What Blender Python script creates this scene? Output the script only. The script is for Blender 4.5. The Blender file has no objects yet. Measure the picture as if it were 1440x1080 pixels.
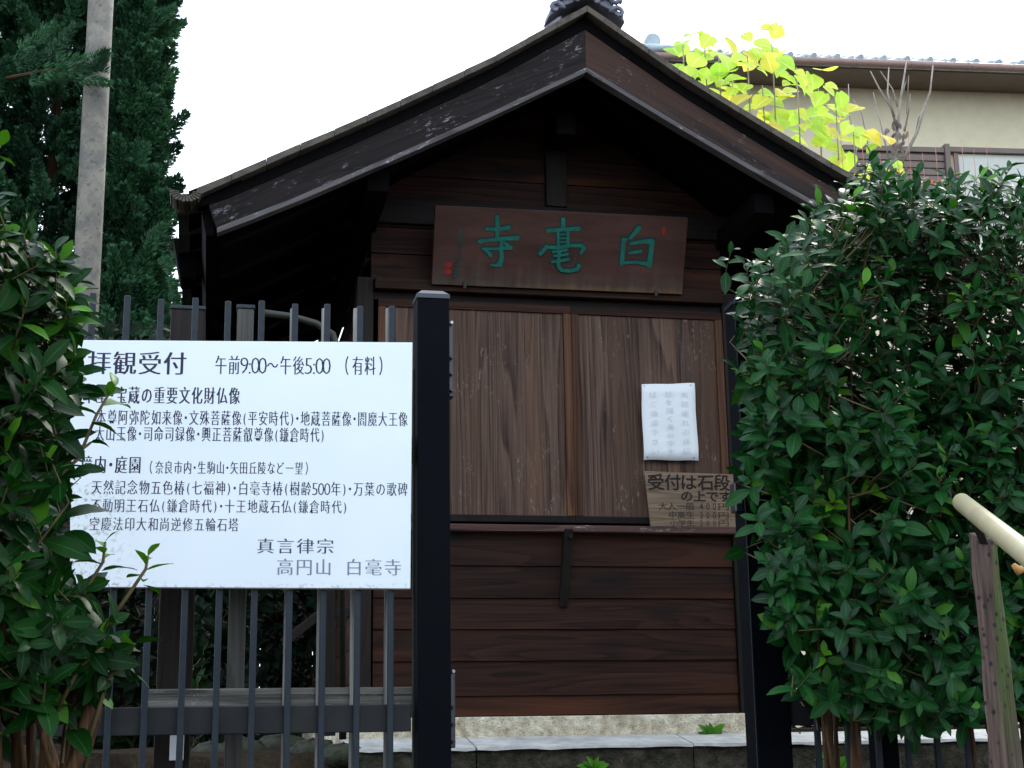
import bpy, math, random
import numpy as np
from mathutils import Vector, Matrix
random.seed(7); rng = np.random.default_rng(7)
SC = bpy.context.scene
COL = SC.collection

# ------------------------------------------------------------------ camera
FPX = 2066.0; YAW = math.radians(11.7); PIT = math.radians(13.1); ROL = math.radians(.84)
CAM = Vector((0, 0, 1.5))
FW = Vector((math.sin(YAW)*math.cos(PIT), math.cos(YAW)*math.cos(PIT), math.sin(PIT)))
r0 = Vector((math.cos(YAW), -math.sin(YAW), 0)); u0 = r0.cross(FW)
RT = math.cos(ROL)*r0 - math.sin(ROL)*u0; UP = math.cos(ROL)*u0 + math.sin(ROL)*r0
cd = bpy.data.cameras.new('camera'); cam = bpy.data.objects.new('camera', cd); COL.objects.link(cam)
cam.matrix_world = Matrix(((RT.x, UP.x, -FW.x, CAM.x), (RT.y, UP.y, -FW.y, CAM.y), (RT.z, UP.z, -FW.z, CAM.z), (0, 0, 0, 1)))
cd.sensor_width = 36; cd.lens = 36*FPX/1440; cd.clip_start = .05; cd.clip_end = 2000
SC.camera = cam
# ------------------------------------------------------------------ world, sun, exposure
SUN = Vector((.55, .80, .95)).normalized()
w = bpy.data.worlds.new('World'); SC.world = w; w.use_nodes = True
nt = w.node_tree; nt.nodes.clear()
sky = nt.nodes.new('ShaderNodeTexSky'); sky.sky_type = 'NISHITA'; sky.sun_disc = False
sky.sun_elevation = math.asin(SUN.z); sky.sun_rotation = math.atan2(SUN.x, SUN.y)
sky.air_density = 1.0; sky.dust_density = 3.0; sky.ozone_density = 1.0
mixn = nt.nodes.new('ShaderNodeMix'); mixn.data_type = 'RGBA'; mixn.inputs[0].default_value = .62
mixn.inputs[7].default_value = (11.4, 12.9, 14.9, 1)       # an even bright cloud cover
bg = nt.nodes.new('ShaderNodeBackground'); bg.inputs[1].default_value = .10
wo = nt.nodes.new('ShaderNodeOutputWorld')
nt.links.new(sky.outputs[0], mixn.inputs[6]); nt.links.new(mixn.outputs[2], bg.inputs[0]); nt.links.new(bg.outputs[0], wo.inputs[0])
sl = bpy.data.lights.new('sun', 'SUN'); sl.energy = .65; sl.angle = math.radians(12); sl.color = (1, .95, .86)
so = bpy.data.objects.new('sun', sl); COL.objects.link(so); so.rotation_euler = (-SUN).to_track_quat('-Z', 'Y').to_euler()
SC.view_settings.view_transform = 'Standard'; SC.view_settings.look = 'None'
SC.view_settings.exposure = 1.32; SC.view_settings.gamma = 1.0; SC.view_settings.use_curve_mapping = False
SC.render.engine = 'CYCLES'
SC.cycles.max_bounces = 6; SC.cycles.transparent_max_bounces = 6

# ------------------------------------------------------------------ helpers
def ray(px, py): return FW*FPX + RT*(px-720) + UP*(540-py)
def P(px, py, Y):                       # point of the depth plane y = Y seen at a pixel of the photograph
    d = ray(px, py); return CAM + d*((Y-CAM.y)/d.y)
def PP(px, py, o, n):                   # point of any plane
    d = ray(px, py); return CAM + d*((o-CAM).dot(n)/d.dot(n))

def tag(o, label=None, cat=None, group=None, kind=None):
    if label: o['label'] = label
    if cat: o['category'] = cat
    if group: o['group'] = group
    if kind: o['kind'] = kind
    return o
def thing(name, loc, label, cat, group=None):
    o = bpy.data.objects.new(name, None); COL.objects.link(o); o.location = loc; o.empty_display_size = .1
    return tag(o, label, cat, group)

class MB:
    def __init__(s): s.v = []; s.f = []
    def add(s, vs, fs):
        n = len(s.v); s.v += [tuple(v) for v in vs]; s.f += [tuple(i+n for i in f) for f in fs]; return s
    def box(s, x0, x1, y0, y1, z0, z1):
        return s.add([(x0,y0,z0),(x1,y0,z0),(x1,y1,z0),(x0,y1,z0),(x0,y0,z1),(x1,y0,z1),(x1,y1,z1),(x0,y1,z1)],
                     [(0,3,2,1),(4,5,6,7),(0,1,5,4),(1,2,6,5),(2,3,7,6),(3,0,4,7)])
    def hexa(s, a, b):                  # two matching quads
        return s.add(list(a)+list(b), [(3,2,1,0),(4,5,6,7),(0,1,5,4),(1,2,6,5),(2,3,7,6),(3,0,4,7)])
    def bar(s, p, q, wx, wy, up=(0,0,1)):  # rectangular bar
        p = Vector(p); q = Vector(q); d = (q-p).normalized(); u = Vector(up)
        if abs(d.dot(u)) > .98: u = Vector((0, 1, 0))
        r = d.cross(u).normalized(); t = r.cross(d)
        a = [p+r*sx*wx/2+t*sy*wy/2 for sx, sy in ((-1,-1),(1,-1),(1,1),(-1,1))]
        b = [q+r*sx*wx/2+t*sy*wy/2 for sx, sy in ((-1,-1),(1,-1),(1,1),(-1,1))]
        return s.hexa(a, b)
    def tube(s, pts, rad, n=8, cap=True):
        pts = [Vector(p) for p in pts]; k = len(pts)
        if not hasattr(rad, '__len__'): rad = [rad]*k
        vs = []; u = None
        for i, p in enumerate(pts):
            d = (pts[min(i+1, k-1)]-pts[max(i-1, 0)]).normalized()
            if u is None: u = d.orthogonal().normalized()
            else: u = (u-d*u.dot(d)).normalized()
            v = d.cross(u)
            for j in range(n):
                a = 2*math.pi*j/n; vs.append(p+(u*math.cos(a)+v*math.sin(a))*rad[i])
        fs = [(i*n+j, i*n+(j+1) % n, (i+1)*n+(j+1) % n, (i+1)*n+j) for i in range(k-1) for j in range(n)]
        if cap: fs += [tuple(range(n))[::-1], tuple(range((k-1)*n, k*n))]
        return s.add(vs, fs)
    def prism(s, poly, d):              # polygon extruded by vector d
        n = len(poly); d = Vector(d); a = [Vector(p) for p in poly]
        return s.add(a+[p+d for p in a], [tuple(range(n)), tuple(range(n, 2*n))[::-1]]+[(i+n, (i+1) % n+n, (i+1) % n, i) for i in range(n)])
    def strip(s, lo, hi, d):            # band between two polylines, extruded by d
        n = len(lo); d = Vector(d); L = [Vector(p) for p in lo]; H = [Vector(p) for p in hi]
        for i in range(n-1):
            pass
        vs = L+H+[p+d for p in L]+[p+d for p in H]; f = []
        for i in range(n-1):
            f += [(i, i+1, n+i+1, n+i), (2*n+i+1, 2*n+i, 3*n+i, 3*n+i+1), (n+i, n+i+1, 3*n+i+1, 3*n+i), (i+1, i, 2*n+i, 2*n+i+1)]
        f += [(0, n, 3*n, 2*n), (n-1, 3*n-1, 4*n-1, 2*n-1)]
        return s.add(vs, f)
    def build(s, name, mat, parent=None, bevel=0, smooth=False, label=None, kind=None, origin=None):
        me = bpy.data.meshes.new(name); org = Vector(origin) if origin is not None else Vector((0, 0, 0))
        base = parent_world(parent) if parent else Vector((0, 0, 0))
        if origin is None: org = base
        me.from_pydata([(v[0]-org.x, v[1]-org.y, v[2]-org.z) for v in s.v], [], s.f); me.validate()
        import bmesh
        bm = bmesh.new(); bm.from_mesh(me); bmesh.ops.recalc_face_normals(bm, faces=bm.faces); bm.to_mesh(me); bm.free()
        if mat: me.materials.append(mat)
        if smooth: me.polygons.foreach_set('use_smooth', [True]*len(me.polygons))
        o = bpy.data.objects.new(name, me); COL.objects.link(o)
        if parent: o.parent = parent
        o.location = org-base
        if bevel:
            m = o.modifiers.new('bevel', 'BEVEL'); m.width = bevel; m.segments = 2; m.limit_method = 'ANGLE'; m.angle_limit = math.radians(40)
        if label: o['label'] = label
        if kind: o['kind'] = kind
        return o
def parent_world(p):
    v = Vector((0, 0, 0))
    while p: v += p.location; p = p.parent
    return v
def box(name, mat, parent, x0, x1, y0, y1, z0, z1, bevel=.002, **k):
    c = ((x0+x1)/2, (y0+y1)/2, (z0+z1)/2)
    return MB().box(x0, x1, y0, y1, z0, z1).build(name, mat, parent, bevel, origin=c, **k)

# ------------------------------------------------------------------ materials
class NT:
    def __init__(s, name):
        s.m = bpy.data.materials.new(name); s.m.use_nodes = True; s.t = s.m.node_tree; s.b = s.t.nodes['Principled BSDF']
        s.tc = s.t.nodes.new('ShaderNodeTexCoord')
    def n(s, t, **k):
        x = s.t.nodes.new(t)
        for a, v in k.items(): setattr(x, a, v)
        return x
    def L(s, a, b): s.t.links.new(a, b)
    def put(s, sock, v):
        if hasattr(v, 'links'): s.L(v, sock)
        elif v is not None: sock.default_value = v
    def mul(s, v, c):
        x = s.n('ShaderNodeVectorMath', operation='MULTIPLY'); s.put(x.inputs[0], v); x.inputs[1].default_value = c; return x.outputs[0]
    def addv(s, v, c):
        x = s.n('ShaderNodeVectorMath', operation='ADD'); s.put(x.inputs[0], v); s.put(x.inputs[1], c); return x.outputs[0]
    def rot(s, v, e):
        x = s.n('ShaderNodeVectorRotate', rotation_type='EULER_XYZ'); s.put(x.inputs[0], v); x.inputs[4].default_value = e; return x.outputs[0]
    def math(s, op, a, b=0.0, c=None, clamp=False):
        x = s.n('ShaderNodeMath', operation=op, use_clamp=clamp); s.put(x.inputs[0], a); s.put(x.inputs[1], b)
        if c is not None: s.put(x.inputs[2], c)
        return x.outputs[0]
    def noise(s, v, sc=1, det=2, rough=.5, dist=0):
        x = s.n('ShaderNodeTexNoise'); s.put(x.inputs['Vector'], v); x.inputs['Scale'].default_value = sc
        x.inputs['Detail'].default_value = det; x.inputs['Roughness'].default_value = rough; x.inputs['Distortion'].default_value = dist
        return x.outputs[0]
    def ramp(s, f, stops):
        x = s.n('ShaderNodeValToRGB'); s.put(x.inputs[0], f); e = x.color_ramp.elements
        while len(e) < len(stops): e.new(.5)
        for i, (p, c) in enumerate(stops):
            e[i].position = p; e[i].color = (c, c, c, 1) if not hasattr(c, '__len__') else (*c, 1)
        return x.outputs[0]
    def mix(s, f, a, b, mode='MIX'):
        x = s.n('ShaderNodeMix', data_type='RGBA', blend_type=mode); s.put(x.inputs[0], f)
        for i, v in ((6, a), (7, b)):
            if hasattr(v, 'links'): s.L(v, x.inputs[i])
            else: x.inputs[i].default_value = (*v, 1)
        return x.outputs[2]
    def rand(s):
        return s.n('ShaderNodeObjectInfo').outputs['Random']
    def bump(s, h, st=.3, d=.01):
        x = s.n('ShaderNodeBump'); s.put(x.inputs['Height'], h); x.inputs['Strength'].default_value = st; x.inputs['Distance'].default_value = d
        s.L(x.outputs[0], s.b.inputs['Normal'])
    def fin(s, col, rough=.6, spec=.5, metal=0):
        if hasattr(col, 'links'): s.L(col, s.b.inputs['Base Color'])
        else: s.b.inputs['Base Color'].default_value = (*col, 1)
        s.put(s.b.inputs['Roughness'], rough); s.b.inputs['Specular IOR Level'].default_value = spec; s.b.inputs['Metallic'].default_value = metal
        return s.m

def wood(name, c0, c1, axis='x', rot=0., rings=11, across=7., along=.55, rough=.62, scuff=0., scuffc=(.35,.35,.36), knots=0., bump=.35, spec=.12, warm=None, bl=.45):
    t = NT(name); r = t.rand(); off = t.n('ShaderNodeCombineXYZ')
    for i, k in enumerate((37., 91., 53.)): t.L(t.math('MULTIPLY', r, k), off.inputs[i])
    v = t.tc.outputs['Object']
    if rot: v = t.rot(v, (0, rot, 0))
    v = t.addv(v, off.outputs[0])
    A = {'x': (along, across*.35, across), 'z': (across, across*.35, along), 'y': (across, along, across)}[axis]
    B = {'x': (3., 130., 160.), 'z': (160., 130., 3.), 'y': (150., 3., 150.)}[axis]
    n1 = t.noise(t.mul(v, A), 1, 1.5, .45, .25)
    rg = t.math('FRACT', t.math('MULTIPLY', n1, rings))
    late = t.ramp(rg, [(0, 0), (.62, .55), (.9, 1), (1., 0)])
    fib = t.noise(t.mul(v, B), 1, 3, .6)
    big = t.noise(t.mul(v, tuple(a*.45 for a in A)), 1, 2, .5)
    f = t.math('ADD', t.math('MULTIPLY', late, .55), t.math('MULTIPLY', t.ramp(fib, [(.32, 0), (.68, 1)]), .6))
    f = t.math('SUBTRACT', 1.08, f, clamp=True)
    c = t.mix(f, c0, c1)
    c = t.mix(t.math('MULTIPLY', t.ramp(big, [(.35, 0), (.68, 1)]), bl), c, tuple(x*.5 for x in c0))
    if warm: c = t.mix(t.ramp(t.noise(t.mul(v, tuple(a*.7 for a in A)), 1.3, 2), [(.5, 0), (.7, .8)]), c, warm)
    var = t.math('ADD', .72, t.math('MULTIPLY', r, .56)); cv = t.n('ShaderNodeCombineXYZ')
    for i in range(3): t.L(var, cv.inputs[i])
    c = t.mix(1., c, cv.outputs[0], 'MULTIPLY')
    if knots:
        vo = t.n('ShaderNodeTexVoronoi'); t.L(t.mul(v, tuple({'x': (1.6, 1, 4.5), 'z': (4.5, 1, 1.6), 'y': (4, 1.6, 4)}[axis])), vo.inputs['Vector']); vo.inputs['Scale'].default_value = 1.
        c = t.mix(t.math('MULTIPLY', t.ramp(vo.outputs['Distance'], [(.10, 1), (.24, 0)]), knots), c, (.008, .006, .005))
    if scuff:
        sc = t.noise(t.mul(v, tuple(22. if b < 10 else 75. for b in B)), 1, 5, .8)
        sc2 = t.noise(v, 5, 3, .6)
        m = t.math('MULTIPLY', t.ramp(sc, [(.57, 0), (.63, 1)]), t.ramp(sc2, [(.50, 0), (.64, 1)]))
        c = t.mix(t.math('MULTIPLY', m, scuff), c, scuffc)
    t.bump(t.math('ADD', t.math('MULTIPLY', fib, .5), t.math('MULTIPLY', late, -.4)), bump, .004)
    return t.fin(c, rough, spec)

def paint(name, col, rough=.45, spec=.5, nz=.12, dirt=None, metal=0, scale=9):
    t = NT(name); v = t.tc.outputs['Object']
    n = t.noise(v, scale, 5, .6); c = t.mix(t.ramp(n, [(.3, 0), (.7, 1)]), tuple(x*(1-nz) for x in col), tuple(min(1, x*(1+nz)) for x in col))
    if dirt: c = t.mix(t.math('MULTIPLY', t.ramp(t.noise(v, 3.1, 6, .7), [(.52, 0), (.72, 1)]), .6), c, dirt)
    t.bump(t.noise(v, 300, 2), .08, .002)
    return t.fin(c, t.math('ADD', rough-.08, t.math('MULTIPLY', n, .2)), spec, metal)

def stone(name, c0, c1, scale=40, moss=None, mossamt=.5, bump=.6, rough=.85, speck=True):
    t = NT(name); v = t.tc.outputs['Object']
    n = t.noise(v, scale, 6, .7); g = t.noise(v, scale*4, 3, .6)
    c = t.mix(t.ramp(n, [(.3, 0), (.7, 1)]), c0, c1)
    if speck: c = t.mix(t.ramp(g, [(.55, 0), (.68, .7)]), c, tuple(x*.35 for x in c0))
    if moss: c = t.mix(t.math('MULTIPLY', t.ramp(t.noise(v, 7, 5, .7), [(.42, 0), (.58, 1)]), mossamt), c, moss)
    t.bump(t.math('ADD', n, g), bump, .008)
    return t.fin(c, rough, .25)

def leafmat(name, c0, c1, young, rough=.33, trans=.25, spec=.5, vein=True, youngamt=.6):
    t = NT(name)
    at = t.n('ShaderNodeAttribute', attribute_name='rnd')
    r = t.math('FRACT', t.math('ADD', at.outputs['Fac'], t.rand()))
    yg = t.n('ShaderNodeAttribute', attribute_name='young', attribute_type='GEOMETRY').outputs['Fac']
    yo = t.n('ShaderNodeAttribute', attribute_name='young', attribute_type='OBJECT').outputs['Fac']
    c = t.mix(r, c0, c1)
    c = t.mix(t.ramp(r, [(1-.10*youngamt, 0), (1-.05*youngamt, 1)]), c, tuple(a*.6+b*.4 for a, b in zip(young, c0)))
    c = t.mix(t.math('ADD', yg, yo, clamp=True), c, young)
    uv = t.tc.outputs['UV']; sx = t.n('ShaderNodeSeparateXYZ'); t.L(uv, sx.inputs[0])
    mid = t.math('ABSOLUTE', t.math('SUBTRACT', sx.outputs[0], .5))
    if vein:
        c = t.mix(t.ramp(mid, [(.015, .45), (.05, 0)]), c, tuple(min(1, x*2.2+.02) for x in c1))
    wv = t.math('SINE', t.math('MULTIPLY', t.math('ADD', sx.outputs[1], t.math('MULTIPLY', mid, -.35)), 60.))
    t.bump(t.math('ADD', t.math('MULTIPLY', wv, .12), t.noise(uv, 5, 2)), .10, .003)
    t.fin(c, t.math('ADD', rough, t.math('MULTIPLY', r, .12)), spec)
    tr = t.n('ShaderNodeBsdfTranslucent'); t.L(t.mix(1., c, (1.5, 1.7, .8), 'MULTIPLY'), tr.inputs[0])
    ms = t.n('ShaderNodeMixShader'); ms.inputs[0].default_value = trans
    out = t.t.nodes['Material Output']; t.L(t.b.outputs[0], ms.inputs[1]); t.L(tr.outputs[0], ms.inputs[2]); t.L(ms.outputs[0], out.inputs[0])
    return t.m

WB = (.030, .021, .017); 
M = {}
M['wall_wood'] = wood('wall_wood', (.0090, .0040, .0027), (.045, .0185, .0115), 'x', rings=9, across=10, along=.8, knots=.8, warm=(.070, .024, .010))
M['dark_wood'] = wood('dark_wood', (.006, .0045, .004), (.014, .010, .009), 'x', spec=.15)
M['dark_wood_z'] = wood('dark_wood_z', (.009, .007, .006), (.022, .016, .013), 'z', spec=.15)
M['soffit'] = wood('soffit', (.0012, .001, .001), (.0030, .0025, .0024), 'y', spec=.08, rough=.85)  # near-black: deep shade under the roof is put into this colour
M['shutter'] = wood('shutter', (.022, .0125, .0088), (.138, .084, .060), 'z', rings=19, across=6.0, along=.24, bl=.25, warm=(.115, .062, .038), scuff=.5, scuffc=(.3, .27, .25), bump=.5)
M['frame'] = wood('frame', (.030, .013, .007), (.135, .062, .033), 'z', rings=6, across=14)
M['frame_x'] = wood('frame_x', (.013, .0055, .0035), (.050, .019, .011), 'x', rings=6, across=14)
M['shelf'] = wood('shelf', (.025, .013, .011), (.10, .055, .047), 'x', scuff=.9, scuffc=(.36, .29, .27), bump=.8)
M['barge_l'] = wood('barge_l', (.008, .0056, .0054), (.032, .0225, .0215), 'x', rot=math.radians(28), rings=14, across=9, scuff=.6, scuffc=(.36, .35, .36))
M['barge_r'] = wood('barge_r', (.008, .0054, .0050), (.034, .0225, .0200), 'x', rot=math.radians(-28), rings=14, across=9, scuff=.6, scuffc=(.36, .35, .35), warm=(.060, .030, .020))
M['bead_l'] = wood('bead_l', (.06, .05, .049), (.20, .18, .18), 'x', rot=math.radians(28), scuff=.9, scuffc=(.42, .42, .43))
M['bead_r'] = wood('bead_r', (.06, .05, .049), (.20, .18, .18), 'x', rot=math.radians(-28), scuff=.9, scuffc=(.42, .42, .43))
t = NT('plaque'); v = t.tc.outputs['Object']; n = t.noise(t.mul(v, (2.2, 8, 9)), 1, 5, .6)
c = t.mix(t.ramp(n, [(.3, 0), (.7, 1)]), (.036, .0155, .0105), (.090, .041, .030))
sx = t.n('ShaderNodeSeparateXYZ'); t.L(v, sx.inputs[0]); dr = t.noise(t.mul(v, (26, 1, 2.)), 1, 3)
e_ = t.math('ADD', t.math('MULTIPLY', sx.outputs[2], -5.), t.math('MULTIPLY', dr, 1.2))
c = t.mix(t.math('MULTIPLY', t.ramp(e_, [(.15, 0), (.75, 1)]), .5), c, (.085, .080, .070))
c = t.mix(t.math('MULTIPLY', t.ramp(t.math('ADD', t.math('MULTIPLY', sx.outputs[2], -15.), dr), [(.12, 0), (.6, 1)]), t.ramp(t.math('ADD', sx.outputs[0], t.noise(v, 7)), [(.2, 0), (.5, .8)])), c, (.17, .105, .035))
M['plaque'] = t.fin(c, .55, .25)
M['tile'] = stone('tile', (.06, .065, .085), (.14, .145, .17), 12, bump=.3, rough=.6, speck=False)
M['verge'] = stone('verge', (.045, .038, .030), (.13, .105, .080), 22, bump=.3, rough=.7, speck=False)
M['oldwood'] = wood('oldwood', (.10, .095, .085), (.34, .33, .30), 'z', rings=5, across=25, scuff=.6, scuffc=(.45, .46, .44), bump=.8)
M['oldwood_x'] = wood('oldwood_x', (.02, .018, .016), (.20, .19, .165), 'x', rings=5, across=14, scuff=.6, scuffc=(.4, .4, .38), bump=.8)
M['greypost'] = wood('greypost', (.035, .034, .030), (.095, .092, .080), 'z', rings=4, across=20, bump=.6)
M['picket'] = paint('picket', (.014, .021, .028), .5, .25, .25, dirt=(.045, .052, .048))
M['rail'] = paint('rail', (.017, .018, .019), .6, .2, .25, dirt=(.034, .034, .027))
M['black'] = paint('black', (.0010, .0017, .0034), .6, .06, .15, dirt=(.0025, .004, .0042))
M['blackcap'] = paint('blackcap', (.008, .012, .020), .28, .55)
M['hinge'] = paint('hinge', (.008, .009, .011), .3, .6)
M['bolt'] = paint('bolt', (.35, .37, .4), .3, .6, metal=.8)
M['boltdark'] = paint('boltdark', (.02, .018, .018), .5)
M['moss_edge'] = paint('moss_edge', (.022, .03, .018), .7, .3, .4)
M['concrete_agg'] = stone('concrete_agg', (.38, .30, .18), (.98, .92, .74), 26, bump=1.2)
M['kerb_top'] = stone('kerb_top', (.30, .29, .27), (.62, .61, .57), 9, bump=.4, speck=False)
M['kerb'] = stone('kerb', (.008, .0065, .004), (.11, .095, .065), 24, moss=(.013, .017, .006), mossamt=.6, bump=1.0)
M['step'] = stone('step', (.2, .19, .17), (.34, .33, .3), 45, moss=(.06, .08, .03), mossamt=.4)
M['rock'] = stone('rock', (.012, .011, .009), (.05, .045, .037), 14, moss=(.05, .07, .03), mossamt=.5, bump=.8)
M['pole'] = stone('pole', (.155, .140, .112), (.27, .245, .195), 5, bump=.3, rough=.8, moss=(.10, .10, .095), mossamt=.6)
M['bark'] = wood('bark', (.025, .014, .008), (.14, .075, .035), 'z', rings=6, across=40, along=4, bump=.9)
M['twig'] = paint('twig', (.11, .085, .04), .7, .2, .3)
M['twig_grey'] = paint('twig_grey', (.30, .25, .21), .7, .2, .4, dirt=(.12, .09, .10))
M['leaf'] = leafmat('leaf', (.0024, .025, .0056), (.0105, .072, .0118), (.07, .22, .010), trans=.18, spec=.17, rough=.36)
M['leaf_l'] = leafmat('leaf_l', (.0016, .0155, .0022), (.0072, .044, .0050), (.07, .22, .010), trans=.16, spec=.09, rough=.36)  # darker leaf green: shade of trees overhead is put into the colour
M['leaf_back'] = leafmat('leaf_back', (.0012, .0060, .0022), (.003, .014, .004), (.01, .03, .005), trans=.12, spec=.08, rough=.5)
M['leaf_yellow'] = leafmat('leaf_yellow', (.34, .52, .09), (.72, .74, .20), (.82, .52, .15), trans=.5, rough=.6, spec=.2, youngamt=3.)
M['conifer'] = leafmat('conifer', (.006, .032, .016), (.048, .150, .066), (.03, .09, .045), trans=.12, rough=.6, vein=False, spec=.3)
M['petal'] = leafmat('petal', (.50, .07, .04), (.65, .16, .08), (.75, .35, .2), trans=.4, rough=.6, vein=False)
M['housewall'] = paint('housewall', (.70, .62, .43), .9, .2, .05)
M['gutter'] = paint('gutter', (.30, .19, .155), .4, .5, .1)
M['housetile'] = stone('housetile', (.30, .36, .38), (.55, .62, .65), 3, bump=.2, rough=.5, speck=False)
M['housetrim'] = paint('housetrim', (.20, .155, .13), .6, .3, .1)
M['curtain'] = paint('curtain', (.62, .63, .55), .8, .2, .04)
M['pipe'] = paint('pipe', (.36, .31, .18), .42, .5, .08, dirt=(.24, .20, .12))
M['paper'] = paint('paper', (.78, .80, .80), .8, .2, .03)
M['pipedark'] = paint('pipedark', (.018, .019, .013), .5, .4, .2)
M['stalk'] = paint('stalk', (.45, .17, .13), .7, .2, .2)
M['orange'] = paint('orange', (.42, .22, .07), .6, .3, .2)

# white enamelled sign with specks of dirt near its left edge
t = NT('sign_white'); v = t.tc.outputs['Object']; c = t.mix(t.ramp(t.noise(v, 2.5, 3), [(.3, 0), (.7, 1)]), (.74, .80, .83), (.80, .85, .88))
sx = t.n('ShaderNodeSeparateXYZ'); t.L(v, sx.inputs[0])
edge = t.math('MULTIPLY', t.math('SUBTRACT', -.30, sx.outputs[0]), 6., clamp=True)
low = t.math('MULTIPLY', t.math('SUBTRACT', -.362, sx.outputs[2]), 90., clamp=True)
dm = t.math('MULTIPLY', t.ramp(t.noise(v, 60, 4, .7), [(.52, 0), (.62, 1)]), t.math('ADD', t.math('MULTIPLY', edge, t.math('LESS_THAN', sx.outputs[2], -.08)), t.math('MULTIPLY', low, .6), clamp=True))
c = t.mix(t.math('MULTIPLY', dm, .75), c, (.25, .26, .2)); M['sign_white'] = t.fin(c, .45, .4)
M['ink'] = paint('ink', (.018, .018, .05), .5, .3, .05)
M['ink_fade'] = paint('ink_fade', (.20, .23, .30), .6, .3, .15, scale=60)
M['ink_dim'] = paint('ink_dim', (.05, .055, .10), .6, .3, .15, scale=60)
M['brush'] = paint('brush', (.018, .012, .010), .7, .2, .1)
M['brush_fade'] = paint('brush_fade', (.045, .033, .026), .8, .2, .2)
M['ghost'] = paint('ghost', (.52, .56, .56), .8, .2, .1, scale=80)
M['verdigris'] = paint('verdigris', (.010, .115, .080), .6, .25, .25, scale=30)
M['verdigris_dark'] = paint('verdigris_dark', (.006, .03, .035), .6, .3, .2)
M['verdigris_dim'] = paint('verdigris_dim', (.030, .050, .042), .7, .3, .3)
M['seal'] = paint('seal', (.30, .015, .012), .7, .3, .3)
M['price_board'] = wood('price_board', (.13, .085, .055), (.33, .24, .16), 'x', rings=8, across=22, along=1.2, bump=.4)
# mossy rail post: purple-brown heartwood on one side, green algae on the other
t = NT('mossy_post'); v = t.tc.outputs['Object']
n1 = t.noise(t.mul(v, (60, 60, 2.2)), 1, 4, .6); n2 = t.noise(t.mul(v, (9, 9, 1.6)), 1, 3)
c = t.mix(t.ramp(n1, [(.3, 0), (.7, 1)]), (.022, .012, .010), (.17, .110, .090))
sx = t.n('ShaderNodeSeparateXYZ'); t.L(v, sx.inputs[0])
g = t.math('MULTIPLY', t.ramp(t.math('ADD', t.math('MULTIPLY', sx.outputs[0], 9.), n2), [(.42, 0), (.56, 1)]), t.ramp(t.math('ADD', t.math('MULTIPLY', sx.outputs[2], .8), n2), [(.35, .15), (.75, 1)]))
c = t.mix(g, c, t_c := (.040, .075, .006))
vo = t.n('ShaderNodeTexVoronoi'); t.L(t.mul(v, (11, 4, 7)), vo.inputs['Vector']); c = t.mix(t.ramp(vo.outputs['Distance'], [(.14, .95), (.28, 0)]), c, (.012, .01, .01))
t.bump(n1, .9, .012); M['mossy_post'] = t.fin(c, .75, .3)
# ground: earth and leaf litter
t = NT('earth'); v = t.tc.outputs['Object']
c = t.mix(t.ramp(t.noise(v, 5, 6, .7), [(.35, 0), (.65, 1)]), (.018, .013, .008), (.055, .040, .024))
c = t.mix(t.ramp(t.noise(v, 60, 3, .7), [(.55, 0), (.65, .7)]), c, (.09, .05, .02)); t.bump(t.noise(v, 30, 6, .7), 1., .04); M['earth'] = t.fin(c, .95, .1)

# ------------------------------------------------------------------ ground
def gz(x, y):
    if y < 1.2: return 0.
    if y < 4.0: return 1.15*(y-1.2)/2.8
    if y < 5.75: return 1.15
    if y < 5.95: return 1.15+.26*(y-5.75)/.2
    return 1.41
xs = sorted(set([-400, -150, -60, -25, -12] + [i*.5 for i in range(-16, 21)] + [15, 25, 60, 150, 400]))
ys = sorted(set([-200, -60, -20, -8, -4, -2, 0, 1.2] + [1.2+.35*i for i in range(9)] + [4.5, 5, 5.75, 5.85, 5.95] + [6+.5*i for i in range(20)] + [18, 25, 40, 90, 200, 600]))
vs = []; 
for y in ys:
    for x in xs:
        near = abs(x) < 9 and -3 < y < 17
        z = gz(x, y)+(random.uniform(-.02, .02) if near else 0)
        if .7 < x < 1.7 and y < 4.4: z = gz(x, y)-.22
        if .5 < x < 2.6 and 6 < y < 9: z = 1.36
        vs.append((x, y, z))
nx = len(xs)
m = MB(); m.add(vs, [(j*nx+i, j*nx+i+1, (j+1)*nx+i+1, (j+1)*nx+i) for j in range(len(ys)-1) for i in range(nx-1)])
o = m.build('ground', M['earth'], smooth=True); o['kind'] = 'structure'

# stone steps that climb to the gate
st = bpy.data.objects.new('stone_steps', None); COL.objects.link(st); st['kind'] = 'structure'; st.location = (1.2, 1.2, 0)
for i in range(6):
    y0 = 1.2+i*.47; zt = 1.12*(i+1)/6
    for j, (a, b) in enumerate(((.72, 1.17), (1.18, 1.68))):
        box('step_stone', M['step'], st, a, b, y0, y0+(.50 if i < 5 else 1.9), zt-.20, zt+random.uniform(-.004, .004), .012)

# ------------------------------------------------------------------ the ticket booth
XL, XR, YW = .603, 2.285, 6.10; XC = 1.474; YB = 5.5; YE = 8.4
booth = thing('ticket_booth', (XC, 7.2, 1.42), 'small dark wooden booth with closed shutters under a tiled gable roof', 'booth')
# foundation
box('foundation', M['concrete_agg'], booth, XL-.09, XR+.03, YW-.05, YE-.25, 1.40, 1.538, .006)
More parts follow.
